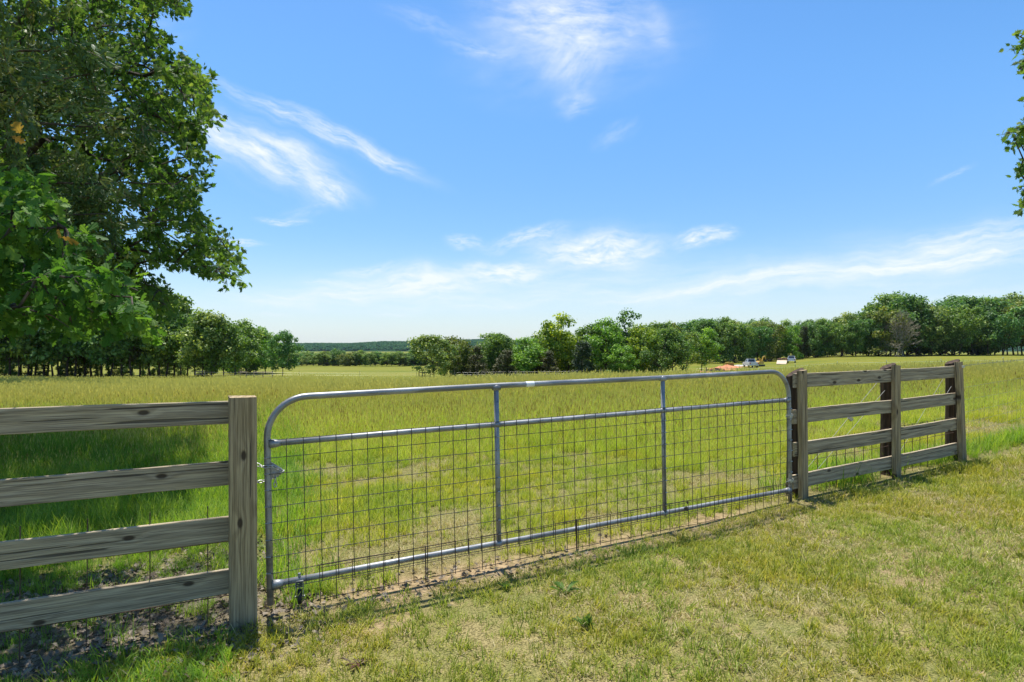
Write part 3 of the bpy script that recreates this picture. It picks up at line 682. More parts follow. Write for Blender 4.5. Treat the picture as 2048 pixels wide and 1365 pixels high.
# ------------------------------------------------------------------ metal gate
GLn = (GB - GA).length
gz0, gz1 = 1.65 - (1170 - HV) / 322.4, 1.65 - (980 - HV) / 205.7
gate = thing('metal_gate', 'long galvanised tube gate with welded wire mesh, round top corners and two inner uprights', 'gate', (GA.x, GA.y, gz0))
gate.rotation_euler = (0, -math.atan2(gz1 - gz0, GLn), FRZ)
H, L, RC, r_ = 1.157, GLn, .245, .0205
def arc(cx, cz, a0, a1, r, n=10): return [(cx + r * math.cos(R(a0 + (a1 - a0) * i / n)), 0, cz + r * math.sin(R(a0 + (a1 - a0) * i / n))) for i in range(n + 1)]
MB().tube([(0, 0, -.124), (0, 0, .4), *arc(RC, H - RC, 180, 90, RC), (1.5, 0, H + .004), (3.2, 0, H - .003), *arc(L - RC, H - RC, 90, 0, RC), (L, 0, .4), (L, 0, -.13)], r_, 16).build('frame', M_galv, gate, True)
for zz, nm in ((.875, 'middle_rail'), (0, 'bottom_rail')):
    rr = r_ * .93; mb = MB().tube([(r_ * .6, 0, zz)] + [(L * t, 0, zz + .002 * math.sin(9 * t)) for t in (.2, .4, .6, .8)] + [(L - r_ * .6, 0, zz)], rr, 14)
    ob = mb.build(nm, M_galv, gate, True)
    for xx in (0, L):       # flattened saddle where the rail is welded on
        sg = 1 if xx == 0 else -1; MB().tube([(xx + sg * .012, -.004, zz), (xx + sg * .055, -.006, zz), (xx + sg * .075, -.002, zz)], [.029, .025, .021], 12).build('weld_collar', M_galv, ob, True)
for t in (1 / 3, 2 / 3):
    ob = MB().tube([(L * t, -.006, -.012), (L * t, -.006, .5), (L * t, -.006, H - .012)], .0185, 12).build('upright', M_galv, gate, True)
    for zz in (.875, .0, H - .01): MB().tube([(L * t - .03, -.004, zz), (L * t, -.008, zz + .0), (L * t + .03, -.004, zz)], [.020, .0255, .020], 10).build('weld', M_galv, ob, True)
wm = MB(); yw = -.0255
hz_ = [.899, .79, .69, .588, .487, .385, .28, .177, .075, -.024]
for zz in hz_: wm.tube([(.005, yw, zz)] + [(L * t, yw + random.uniform(-.001, .001), zz + random.uniform(-.0015, .0015)) for t in np.linspace(.05, .95, 20)] + [(L - .0, yw, zz)], .0023, 6)
nv = 46
for i in range(nv):
    xx = .108 + .1016 * i
    if xx > L - .03: break
    q = random.uniform(-.003, .003); wm.tube([(xx, yw - .004, .905), (xx + q, yw - .004, .45), (xx + q * .5, yw - .004, -.028)], .0026, 6)
wm.build('wire_mesh', M_wire, gate)
wm = MB(); y2 = -.036
for zz, x0 in ((.082, .28), (.066, .30), (-.034, .40), (-.136, .28)): wm.tube([(x0 + (L - x0) * t, y2 + random.uniform(-.003, .001), zz + random.uniform(-.003, .003)) for t in np.linspace(0, 1, 26)], .0022, 6)
i = 0
while .30 + .1035 * i < L - .02:
    xx = .292 + .1035 * i; wm.tube([(xx, y2 - .004, .086), (xx + random.uniform(-.004, .004), y2 - .004, -.142 - .015 * random.random())], .0026, 6); i += 1
ob = wm.build('lower_mesh', M_rustwire, gate)
for xs_, rs_ in ((2.24, .006), (1.0, .004)): MB().tube([(xs_, y2 - .008, .09), (xs_, y2 - .008, -.15)], rs_, 6).build('wire_stake', M_rustwire, gate)
for zz in hz_[1:9]:
    for xa, xb, ya, yb in [(-.022, .004, -.010, -.024), (L - .02, L + .012, -.026, -.022)] + [(L * t - .012, L * t + .012, -.0275, -.0275) for t in (1 / 3, 2 / 3)]:
        MB().tube([(xa, ya, zz), (xb, yb, zz)], .0042, 6).build('wire_weld', M_bright, gate)
# latch plate, welded pentagon with a hole
pl = [(.012, .765), (.030, .755), (.083, .715), (.083, .690), (.060, .665), (.012, .655)]
MB().add([(x, -.004, z) for x, z in pl] + [(x, .003, z) for x, z in pl], [list(range(6)), list(range(11, 5, -1))] + [[i, i + 6, (i + 1) % 6 + 6, (i + 1) % 6] for i in range(6)]).build('latch_plate', M_galv, gate)
tp = MB().tube([(1.83, 0, H + .003), (1.90, 0, H + .003)], r_ + .0008, 16, cap=False).build('white_mark', M_tape, gate)
for zz in (.72, .09):
    hb = MB().tube([(L - .07, -.02, zz), (L + .03, -.01, zz), (L + .12, .05, zz - .004)], .006, 8).tube([(L - .03, -.032, zz - .012), (L - .03, -.032, zz + .016)], .010, 6).tube([(L + .028, 0, zz - .02), (L + .028, 0, zz + .02)], .014, 8)
    hb.tube([(L, 0, zz - .016), (L, 0, zz + .016)], r_ + .004, 16); hb.build('hinge', M_bright, gate)
# support wheel under the latch end: fork, spring, tyre
wx = .175; wh = MB(); fk = MB()
for dy in (-.022, .022): fk.add([(wx - .020, dy - .002, .0), (wx + .020, dy - .002, .0), (wx + .026, dy - .002, -.06), (wx + .014, dy - .002, -.125), (wx - .012, dy - .002, -.125), (wx - .026, dy - .002, -.05),
                                  (wx - .020, dy + .002, .0), (wx + .020, dy + .002, .0), (wx + .026, dy + .002, -.06), (wx + .014, dy + .002, -.125), (wx - .012, dy + .002, -.125), (wx - .026, dy + .002, -.05)],
                                 [list(range(6)), list(range(11, 5, -1))] + [[i, i + 6, (i + 1) % 6 + 6, (i + 1) % 6] for i in range(6)])
fk.tube([(wx, -.03, -.108), (wx, .03, -.108)], .006, 8).tube([(wx, 0, .04), (wx, 0, .0), (wx, 0, -.02)], .009, 8)
fk.tube([(wx + .02 * math.cos(q * .9), .02 * math.sin(q * .9), -.01 - .0018 * q) for q in range(24)], .003, 5)
fk.box((wx, 0, -.004), (.05, .05, .006), bev=.001)
car = fk.build('caster', M_galv, gate)
def wheel_mesh(c, r_out, w_, axis_y=True, seg=20):
    pts = [(r_out * .55, -w_ / 2), (r_out * .9, -w_ / 2), (r_out, -w_ * .3), (r_out, w_ * .3), (r_out * .9, w_ / 2), (r_out * .55, w_ / 2)]
    V = []; k = len(pts)
    for i in range(seg):
        a = 2 * math.pi * i / seg
        for rr, ww in pts: V.append((c[0] + rr * math.cos(a), c[1] + ww, c[2] + rr * math.sin(a)))
    fs = []
    for i in range(seg):
        j = (i + 1) % seg
        for q in range(k): q2 = (q + 1) % k; fs.append([i * k + q, i * k + q2, j * k + q2, j * k + q])
    return V, fs
car.matrix_local = Matrix.Translation((wx, 0, 0)) @ Matrix.Rotation(R(78), 4, 'Z') @ Matrix.Translation((-wx, 0, 0))
V, fs = wheel_mesh((wx, 0, -.108), .046, .026); MB().add(V, fs).build('tyre', M_black, car, True)

# chain between the thick post and the latch
def chain(pts, lk=.034):
    mb = MB(); d = 0; P = [Vector(p) for p in pts]; acc = [0]
    for i in range(1, len(P)): acc.append(acc[-1] + (P[i] - P[i - 1]).length)
    def pos(t):
        for i in range(1, len(P)):
            if t <= acc[i]: return P[i - 1].lerp(P[i], (t - acc[i - 1]) / (acc[i] - acc[i - 1]))
        return P[-1]
    n_ = int(acc[-1] / (lk * .72))
    for i in range(n_):
        t = (i + .5) * acc[-1] / n_; c = pos(t); T = (pos(min(acc[-1], t + .008)) - pos(max(0, t - .008))).normalized()
        a = Vector((0, 0, 1)) if abs(T.z) < .8 else Vector((0, 1, 0)); U_ = T.cross(a).normalized(); W_ = T.cross(U_)
        S_ = (U_ + W_).normalized() if i % 2 else (U_ - W_).normalized()
        ring = []
        for q in range(14):
            an = 2 * math.pi * q / 14; ring.append(c + T * (math.cos(an) * lk * .5 * (1 if abs(math.cos(an)) > .2 else 1)) + S_ * (math.sin(an) * lk * .29))
        mb.tube(ring, .0027, 6, closed=True)
    return mb
def gp(x, y, z): return gate.matrix_basis @ Vector((x, y, z))
pe = fl(509) - GN * .0
c0 = V3(fl(509), 1.65 - (924 - HV) / pscale(509)); c1 = gp(-.03, -.035, .742); c2 = gp(.03, -.035, .738); c3 = gp(.088, -.018, .70); c4 = gp(.03, .03, .655); c5 = gp(-.03, .03, .64); c6 = V3(fl(509) + GN * .03, 1.65 - (967 - HV) / pscale(509))
ch = chain([c0 - GD * .01, c0.lerp(c1, .5) - Vector((0, 0, .006)), c1, c2, c3, c4, c5, c6])
ch2 = chain([gp(.040, -.01, .69), gp(.042, -.008, .64), gp(.041, -.008, .605)])
ch.addarr(np.concatenate(ch2.V), ch2.LV, ch2.LT)
chme = ch.build('chain', M_bright, None, True); tag(chme, 'bright steel chain tying the gate latch to the thick square post', 'chain')

# dry leaf caught in the lower mesh
dl = MB(); V, L_, T_, Aa = stamp(LT_V, LT_F, rand_rot(3, .2, np.random.default_rng(3)), np.array([tuple(gp(3.34 + .02 * i, -.05, .03 + .012 * i)) for i in range(3)]), np.array([.075, .06, .05]), np.array([.1, .2, .0]))
dl.addarr(V, L_, list(T_), Aa); tag(dl.build('dry_leaf', M_litter), 'curled brown oak leaf caught in the gate mesh at the second upright', 'leaf')
HAZE = 0.00003

# ------------------------------------------------------------------ wire field fence going off to the right
M_twire = simple('field_wire', (.30, .30, .29), .45, .7, .2, 20)
A0 = PP[2][0] + GN * .30; A1 = Vector((7.75, 9.45, 0)); dW = (A1 - A0).normalized(); A2 = A0 + dW * 26
wf = thing('wire_fence', 'thin woven field wire fence with barbed top strand right of the plank fence', 'fence', (A0.x, A0.y, z1(A0.x, A0.y)))
o_ = wf.location.copy(); wm = MB(); bw = MB()
def gpt(t, h): p = A0 + dW * t; return Vector((p.x, p.y, z1(p.x, p.y) + h)) - o_
for h in (.02, .12, .23, .36, .50, .66, .83): wm.tube([gpt(t, h + random.uniform(-.006, .006)) for t in np.arange(0, 26.1, 1)], .0014, 4, cap=False)
t = .12
while t < 12: wm.tube([gpt(t, .02), gpt(t + random.uniform(-.01, .01), .4), gpt(t, .83)], .0013, 4, cap=False); t += .17
wm.build('woven_wire', M_twire, wf)
for dh in (0, .006): bw.tube([gpt(t, 1.10 + dh + .012 * math.sin(t)) for t in np.arange(0, 26.1, .5)], .0014, 4, cap=False)
t = .1
while t < 14: bw.tube([gpt(t - .004, 1.085 + .012 * math.sin(t)), gpt(t + .006, 1.125 + .012 * math.sin(t))], .0015, 4); t += .13
bw.build('barbed_wire', M_twire, wf)
M_tpost = simple('green_steel_post', (.10, .12, .08), .6, .2, .2); M_white = simple('white_enamel', (.75, .76, .74), .4, 0, .05)
for t in (3.9, 8, 12.5, 17, 22):
    p = gpt(t, 0); ob = MB().box(p + Vector((0, 0, .6)), (.035, .006, 1.3)).box(p + Vector((0, .016, .6)), (.006, .03, 1.3)).build('post', M_tpost, wf)
    MB().box(p + Vector((0, 0, 1.3)), (.038, .009, .12)).build('post_top', M_white, ob)

# ------------------------------------------------------------------ fences far out in the pasture
def far_fence(label, pts, step, h, wood_, wires, group=None, white=False, rails=False):
    P = [at(u, Y) for u, Y in pts]; base = P[0].copy(); f = thing('wire_fence' if not rails else 'rail_fence', label, 'fence', base, 0, group)
    acc = [0]; 
    for a, b in zip(P, P[1:]): acc.append(acc[-1] + (b.xy - a.xy).length)
    def pp(t):
        for i in range(1, len(P)):
            if t <= acc[i] + 1e-6: q = P[i - 1].lerp(P[i], (t - acc[i - 1]) / (acc[i] - acc[i - 1])); return Vector((q.x, q.y, z1(q.x, q.y)))
        return P[-1]
    t = 0
    while t <= acc[-1]:
        q = pp(t) - base; hh = h * random.uniform(.92, 1.08); r = .075 if wood_ else .022
        ob = MB().tube([q + Vector((0, 0, -.1)), q + Vector((random.uniform(-.04, .04), 0, hh))], r, 7).build('post', M_far_post if wood_ else M_tpost, f)
        if white: MB().tube([q + Vector((0, 0, hh)), q + Vector((0, 0, hh + .13))], r * 1.15, 6).build('post_top', M_white, ob)
        t += step * random.uniform(.9, 1.1)
    for k, zz in enumerate(wires):
        m_ = MB(); ts = np.arange(0, acc[-1], step / 2)
        if rails: m_.tube([pp(t) - base + Vector((0, -.09, zz)) for t in ts], .06, 4).build('rail', M_far_post, f)
        else: m_.tube([pp(t) - base + Vector((0, 0, zz)) for t in ts], .006, 3, cap=False).build('wire', M_twire, f)
    return f
M_far_post = simple('far_post_wood', (.20, .16, .12), .9, 0, .3, 2)
far_fence('line of thin steel posts with white tops crossing behind the right plank fence', [(1440, 82), (1560, 74), (1750, 66), (2060, 58), (2300, 55)], 5.2, 1.35, False, (.4, .8, 1.2), white=True)
far_fence('long wooden post and wire fence at the foot of the middle trees', [(845, 104), (1000, 104), (1183, 102), (1300, 108), (1420, 104)], 5.0, 1.35, True, (.35, .7, 1.05))
far_fence('thin post and wire fence along the grass crest before the left trees', [(380, 92), (520, 90), (700, 92), (845, 96)], 8.5, 1.3, False, (.4, .8, 1.1))
far_fence('short wooden rail fence right of the left tree line', [(508, 93), (552, 92)], 1.6, 1.35, True, (.5, 1.15), rails=True)
far_fence('single pale rail panel between the left trees and the short rail fence', [(480, 94), (493, 94)], .95, 1.3, True, (1.15,), rails=True)
far_fence('pale double rail panel at the foot of the left tree line', [(391, 96), (409, 96)], 1.3, 1.25, True, (.7, 1.15), rails=True)
far_fence('wooden double rail panel left of the first tree of the middle trees', [(838, 106), (862, 106)], 1.0, 1.3, True, (.5, 1.1), rails=True)

# ------------------------------------------------------------------ distant trees: prototypes
LEAF = leafy('tree_leaf', (.05, .105, .024), (.14, .22, .045), (.32, .38, .09), .40, .5, use_color=True)
CED = leafy('cedar_leaf', (.028, .045, .015), (.055, .075, .026), (.10, .11, .045), .15, .6, use_color=True)
TW_V = [(-.5, 0, 0), (-.15, -.42, .05), (.35, -.35, 0), (.55, .05, -.06), (.2, .45, .03), (-.3, .38, -.04)]
TW_F = [[0, 1, 2, 3, 4, 5]]
def tree_proto(seed, kind, Hh=10.):
    """trunk mesh with limbs + crown mesh; 10 m tall, base at origin"""
    r = np.random.default_rng(seed); segP0, segP1, r0, r1 = [], [], [], []
    cb = dict(broad=.20, tall=.20, cedar=.05, sparse=.24, low=.07)[kind]; cw = dict(broad=.40, tall=.27, cedar=.25, sparse=.30, low=.44)[kind]
    # trunk
    p = np.array([0, 0, 0.]); d = np.array([r.normal(0, .05), r.normal(0, .05), 1.]); tr = [p.copy()]
    for i in range(9): p = p + d * Hh * .095; d = d + r.normal(0, .05, 3) * [1, 1, 0]; tr.append(p.copy())
    tr = np.array(tr); rad = np.interp(np.arange(10), [0, 1, 9], [.0145, .011, .003]) * Hh * (1.0 if kind != 'cedar' else .7)
    mb = MB().tube([tuple(t) for t in tr], list(rad), 8)
    # clumps
    ncl = dict(broad=58, tall=46, cedar=44, sparse=30, low=60)[kind]; C = []; RR = []
    ph = r.uniform(0, 6.28, 6)
    for i in range(ncl):
        t = r.random() ** (.85 if kind != 'cedar' else 1.3); z = cb + (1 - cb) * t
        if kind == 'cedar': w_ = cw * (1 - t) ** .65 * min(1, (t + .12) * 5)
        else: w_ = cw * math.sqrt(max(0, 1 - ((t - .42) / .62) ** 2)) if t > .42 else cw * (1 - .30 * ((.42 - t) / .42) ** 2)
        an = r.uniform(0, 6.28); w_ *= 1 + .22 * math.sin(2 * an + ph[0] + 4 * t) + .15 * math.sin(3 * an + ph[1] - 6 * t)
        q = w_ * r.uniform(.35, 1.0) ** .6; k = int(min(9, z * 9.5)); c = np.array([q * math.cos(an) * Hh, q * math.sin(an) * Hh, z * Hh * .96]) + tr[k] * [1, 1, 0]
        rr = Hh * r.uniform(.045, .115) * (1.0 if kind != 'cedar' else .8) * (.85 if kind == 'sparse' else 1)
        C.append(c); RR.append(rr)
        k0 = max(2 if kind in ('broad', 'tall', 'sparse') else 0, int(min(9, (z - .10 - q * .5) * 10))); a = tr[k0]; mid = (a + c) / 2 + [0, 0, -.02 * Hh]
        segP0 += [a, mid]; segP1 += [mid, c]; b0 = rad[k0] * .35; r0 += [b0, b0 * .6]; r1 += [b0 * .6, b0 * .2]
    V, LV_, LT_ = segs(segP0, segP1, r0, r1, 4); mb.addarr(V, LV_, LT_)
    trunk = mb.build('trunk', M_bark, me_only=True, smooth=True)
    PV, PM, PSc, PRn = [], [], [], []
    for c, rr in zip(C, RR):
        m_ = int(dict(broad=95, tall=95, cedar=150, sparse=60, low=95)[kind] * (rr / (.085 * Hh)) ** 1.5) + 14
        d_ = r.normal(size=(m_, 3)); d_ /= np.linalg.norm(d_, axis=1, keepdims=True); q = rr * r.random(m_)[:, None] ** .6 * 1.28
        P = c + d_ * q * np.array([1.15, 1.15, .8]) if kind != 'cedar' else c + d_ * q * np.array([.9, .9, 1.3])
        M = rand_rot(m_, .35, r)
        # face the leaf sprays outwards a little so clumps shade as volumes
        z = M[:, 2] + d_ * .9 + np.array([0, 0, .25]); z /= np.linalg.norm(z, axis=1, keepdims=True); x = M[:, 0] - z * (M[:, 0] * z).sum(1, keepdims=True); x /= np.linalg.norm(x, axis=1, keepdims=True)
        PM.append(np.stack([x, np.cross(z, x), z], 1)); PV.append(P); base_s = dict(broad=.031, tall=.029, cedar=.022, sparse=.028, low=.031)[kind] * Hh
        PSc.append(base_s * r.uniform(.6, 1.35, m_)); PRn.append(np.clip(r.normal(.45, .22, m_) + r.normal(0, .10), 0, 1))
    V, L_, T_, Aa = stamp(TW_V, TW_F, np.concatenate(PM), np.concatenate(PV), np.concatenate(PSc), np.concatenate(PRn))
    cr = mesh_arrays('crown', V, L_, T_, {'rnd': Aa}); cr.materials.append(CED if kind == 'cedar' else LEAF)
    return trunk, cr
PROT = {k: [tree_proto(100 + 7 * i + s, k) for i in range(c)] for s, (k, c) in enumerate((('broad', 4), ('tall', 3), ('cedar', 2), ('sparse', 2), ('low', 2)))}
NTREE = 0
def tree(u, Y, vtop, kind, col, label, group, wid=1., name=None, which=None, vbase=None):
    global NTREE
    p = at(u, Y); top = ZC - (vtop - HV) * Y / F; hgt = top - p.z; L = PROT[kind]; pr = L[NTREE % len(L) if which is None else which]; NTREE += 1
    t = thing(name or ('cedar_tree' if kind == 'cedar' else 'tree'), label, 'tree', p, random.uniform(0, 6.28), group)
    s = hgt / 9.9; t.scale = (s * wid, s * wid, s); t.rotation_euler.x = random.gauss(0, .035); t.rotation_euler.y = random.gauss(0, .035)
    for nm, me in (('trunk', pr[0]), ('crown', pr[1])):
        o = obj(nm, me, t); o.color = (*col, 1)
    return t
ORD = ['first', 'second', 'third', 'fourth', 'fifth', 'sixth', 'seventh', 'eighth', 'ninth', 'tenth', 'eleventh', 'twelfth', 'thirteenth', 'fourteenth', 'fifteenth', 'sixteenth', 'seventeenth', 'eighteenth', 'nineteenth', 'twentieth', 'twenty first', 'twenty second', 'twenty third', 'twenty fourth', 'twenty fifth', 'twenty sixth', 'twenty seventh', 'twenty eighth', 'twenty ninth', 'thirtieth', 'thirty first', 'thirty second', 'thirty third', 'thirty fourth']
COLS = {'dark green': (.78, 1.0, 1.05), 'mid green': (1.0, 1.1, .95), 'pale green': (1.25, 1.25, 1.1), 'bluish green': (.78, 1.1, 1.3), 'yellow green': (1.7, 1.55, .62), 'grey green': (1.5, 1.35, 1.6), 'olive': (1.15, .95, .8), 'brownish': (1.35, 1.08, .85), 'bright green': (1.1, 1.4, .7)}
# left tree line: trunks stand just behind the grass crest
LU = [(-40, 600, 'broad', 'dark green'), (19, 560, 'broad', 'pale green'), (38, 600, 'sparse', 'mid green'), (56, 575, 'tall', 'dark green'), (70, 560, 'broad', 'dark green'), (89, 560, 'tall', 'bluish green'), (106, 575, 'broad', 'pale green'),
      (118, 555, 'tall', 'mid green'), (134, 565, 'broad', 'dark green'), (150, 570, 'tall', 'bluish green'), (170, 560, 'broad', 'bluish green'), (183, 580, 'tall', 'dark green'), (203, 570, 'broad', 'dark green'), (221, 575, 'tall', 'bluish green'),
      (243, 575, 'broad', 'dark green'), (263, 590, 'tall', 'dark green'), (280, 590, 'broad', 'mid green'), (300, 588, 'broad', 'grey green'), (318, 596, 'tall', 'mid green'), (333, 588, 'broad', 'pale green'), (349, 612, 'tall', 'dark green'), (362, 628, 'tall', 'dark green'),
      (375, 624, 'broad', 'pale green'), (405, 626, 'broad', 'grey green'), (424, 632, 'broad', 'mid green'), (447, 645, 'broad', 'mid green')]
for i, (u, vt, k, c) in enumerate(LU):
    tree(u, random.uniform(103, 116) if i < len(LU) - 3 else 100, vt, k, COLS[c], '%s tree, %s from left in the front of the left tree line' % (c, ORD[i]), 'trees in the left tree line', random.uniform(.8, 1.0))
for i in range(20):
    u = -60 + i * 25 + random.uniform(-6, 6); tree(u, random.uniform(122, 138), np.interp(u, [0, 300, 440], [585, 610, 645]) + random.uniform(-5, 8), random.choice(['broad', 'tall']), COLS[random.choice(['dark green', 'bluish green'])],
         'dark tree in the back of the left tree line, %s from left' % ORD[i], 'back row of the left tree line', random.uniform(.9, 1.1))
for i, (u, Y, vt, k, c) in enumerate([(470, 146, 643, 'broad', 'mid green'), (492, 160, 650, 'low', 'bright green'), (512, 165, 657, 'broad', 'mid green'), (531, 172, 668, 'broad', 'bright green'), (482, 175, 662, 'low', 'mid green')]):
    tree(u, Y, vt, k, COLS[c], '%s tree set back behind the left tree line, %s of five' % (c, ORD[i]), 'trees behind the end of the left tree line', 1.05)
for i in range(12):
    tree(6 + i * 36 + random.uniform(-12, 12), random.uniform(112, 124), random.uniform(705, 732), 'low', COLS[random.choice(['mid green', 'pale green', 'dark green'])], 'low bushy sapling between the trunks of the left tree line, %s from left' % ORD[i], 'saplings in the left tree line', random.uniform(.9, 1.5), 'sapling')
tree(565, 128, 664, 'broad', COLS['bluish green'], 'lone dark green tree standing apart in the pasture right of the left tree line', None, .80, 'lone_tree', 1)
# trees along the far edge of the pasture
fk_ = ['olive', 'brownish', 'bluish green', 'mid green', 'dark green', 'pale green', 'grey green']; kn = ['low', 'cedar', 'tall', 'broad', 'low', 'broad', 'sparse']
for i in range(30):
    u = 572 + i * 10.6 + random.uniform(-2, 2); j = (i * 3 + i // 4) % 7; vt = 706 + 5 * math.sin(i * 1.7) + random.uniform(-4, 3)
    tree(u, 298 + random.uniform(-4, 6), vt, kn[j], COLS[fk_[j]], '%s tree on the far pasture edge, %s from the lone tree' % (fk_[j], ORD[i]), 'trees along the far pasture edge', random.uniform(1.2, 1.7))
for i in range(26):
    tree(560 + i * 13.5, 325, 706 + random.uniform(-5, 3), 'low', COLS['mid green'], 'green tree behind the far pasture edge trees, %s from left' % ORD[i], 'back trees of the far pasture edge', 1.6)
# middle trees
MDT = [(868, 104, 672, 'broad', 'grey green', .95, 'broad grey green tree at the left end of the middle trees'), (912, 110, 676, 'broad', 'olive', .8, 'olive leafed tree second from the left in the middle trees'),
       (934, 112, 684, 'cedar', 'olive', 1.3, 'olive cedar between the olive tree and the brown cedar of the middle trees'), (955, 108, 694, 'cedar', 'brownish', 1.3, 'brown tinged cedar in front of the taller green tree, left half of the middle trees'),
       (972, 118, 664, 'tall', 'mid green', 1.1, 'tall green tree behind the brown cedars of the middle trees'), (998, 116, 670, 'broad', 'mid green', .8, 'green tree behind and right of the tallest left middle tree'),
       (1008, 107, 696, 'cedar', 'brownish', 1.4, 'squat brown cedar left of the bright green young tree'), (1045, 108, 674, 'tall', 'bright green', 1.1, 'bright green young tree before the tall yellow green tree'),
       (1072, 110, 700, 'cedar', 'brownish', 1.6, 'low brown cedar under the left side of the tall yellow green tree'), (1100, 108, 704, 'cedar', 'brownish', 1.7, 'low brown cedar under the right side of the tall yellow green tree'),
       (1112, 116, 633, 'broad', 'yellow green', .72, 'tall yellow green tree that rises above the middle trees'), (1138, 119, 668, 'broad', 'mid green', .8, 'green tree hanging behind the round dark cedar'),
       (1167, 105, 678, 'cedar', 'dark green', 1.25, 'round dark cedar alone in front of the middle trees'), (1185, 118, 652, 'broad', 'mid green', .8, 'mid green tree left of the big bright green tree'),
       (1212, 112, 640, 'broad', 'bright green', .72, 'big bright green tree at the centre right of the middle trees'), (1240, 106, 690, 'low', 'bright green', .9, 'low spreading green tree at the foot of the big bright green tree'),
       (1262, 114, 621, 'sparse', 'dark green', .75, 'thin topped tallest tree, its open crown above the middle trees'), (1285, 110, 652, 'broad', 'yellow green', .68, 'yellow green tree right of the thin topped tallest tree'),
       (1258, 117, 662, 'low', 'dark green', .7, 'dark dense tree behind the thin topped tallest tree'), (1322, 106, 658, 'broad', 'mid green', .68, 'green tree with a bare lower trunk, first right of the yellow green tree'),
       (1345, 108, 668, 'broad', 'dark green', .68, 'dark green tree with a bare lower trunk, left of the pale tree'), (1372, 110, 664, 'sparse', 'pale green', .8, 'pale green slim tree with a thin trunk beside the red soil'), (1403, 124, 660, 'broad', 'bright green', .72, 'soft green tree with a slim trunk, rightmost of the middle trees')]
for (u, Y, vt, k, c, wd_, lb) in MDT: tree(u, Y, vt, k, COLS[c], lb, 'middle trees in the pasture', wd_ * 1.27)
for i in range(13):
    tree(900 + i * 34, 126, 690 - i * 2.5, 'low', COLS['mid green'], 'shaded green tree in the back of the middle trees, %s from left' % ORD[i], 'filler trees behind the middle trees', .9)
# right woodland edge
RP = [(1300, 646), (1350, 645), (1400, 640), (1430, 637), (1480, 637), (1519, 636), (1545, 642), (1571, 651), (1590, 650), (1605, 644), (1638, 640), (1660, 636), (1685, 629), (1716, 628), (1743, 620), (1774, 596), (1795, 594), (1827, 597), (1857, 608), (1879, 612), (1896, 597), (1915, 596), (1940, 601), (1976, 603), (2007, 592), (2035, 594), (2070, 592), (2110, 590)]
def rtop(u): return float(np.interp(u, [a for a, b in RP], [b for a, b in RP]))
cc = ['dark green', 'mid green', 'bluish green', 'dark green', 'grey green', 'mid green', 'dark green', 'olive', 'mid green']
us = [1418, 1446, 1470, 1492, 1515, 1540, 1562, 1584, 1606, 1630, 1655, 1682, 1712, 1742, 1772, 1800, 1832, 1862, 1890, 1918, 1946, 1976, 2006, 2036, 2070, 2105]
for i, u in enumerate(us):
    Y = float(np.interp(u, [1400, 1560, 1640, 2100], [186, 200, 206, 198])) + random.uniform(-4, 4); c = cc[(i * 5) % 9]
    if u in (1606,): c = 'olive'
    if u in (1584,): c = 'bright green'
    tree(u, Y, rtop(u) + random.uniform(0, 24), 'cedar' if u == 1606 else random.choice(['broad', 'low', 'tall', 'broad']), COLS[c], '%s tree, %s from left in the front of the right woodland' % (c, ORD[i]), 'front trees of the right woodland edge', random.uniform(.72, .95))
for row, (dY, dv, n_) in enumerate(((12, 0, 34), (26, 2, 33))):
    for i in range(n_):
        cq = random.choice(cc); u = 1290 + (i + .5 * row) * (840 / n_) + random.uniform(-5, 5); Y = float(np.interp(u, [1290, 1400, 1560, 1640, 2100], [200, 200, 206, 206, 198])) + dY
        tree(u, Y, rtop(u) + dv + random.uniform(-5, 10), random.choice(['broad', 'low', 'tall', 'broad']), COLS[cq], '%s treetop in the %s row of the right woodland, %s from left' % (cq, 'middle' if row == 0 else 'rearmost', ORD[i]), '%s row trees of the right woodland' % ('second' if row == 0 else 'rearmost'), random.uniform(.85, 1.0))
# dead tree
def dead_tree(u, Y, vtop):
    p = at(u, Y); t = thing('dead_tree', 'bare grey dead tree with tangled branches against the right woodland', 'tree', p); hgt = (ZC - (vtop - HV) * Y / F) - p.z
    r = np.random.default_rng(8); P0, P1, r0, r1 = [], [], [], []
    def grow(p, d, l, rad, dep):
        q = p
        for s_ in range(3):
            d = d + r.normal(0, .12, 3); d /= np.linalg.norm(d); n_ = q + d * l / 3; P0.append(q); P1.append(n_); r0.append(rad); r1.append(rad * .82); rad *= .82; q = n_
            if dep > 0 and s_ > 0 or dep > 2:
                for _ in range(2):
                    e = d + r.normal(0, .65, 3); e[2] += .05; e /= np.linalg.norm(e); grow(q, e, l * r.uniform(.5, .75), rad * .6, dep - 1)
        if dep > 0: grow(q, d, l * .6, rad, dep - 1)
    grow(np.array([0, 0, 0.]), np.array([.05, 0, 1.]), hgt * .42, .30, 4)
    P0, P1 = np.array(P0), np.array(P1); s_ = hgt / max(P1[:, 2].max(), 1); P0 *= s_; P1 *= s_
    mb = MB(); k = np.array(r0) > .12; V, L_, T_ = segs(P0[k], P1[k], np.array(r0)[k], np.array(r1)[k], 6); mb.addarr(V, L_, T_); mb.build('trunk', M_dead, t, True)
    mb = MB(); V, L_, T_ = segs(P0[~k], P1[~k], np.maximum(np.array(r0)[~k], .03), np.maximum(np.array(r1)[~k], .025), 4); mb.addarr(V, L_, T_); mb.build('branches', M_dead, t)
dead_tree(1805, 197.5, 620)

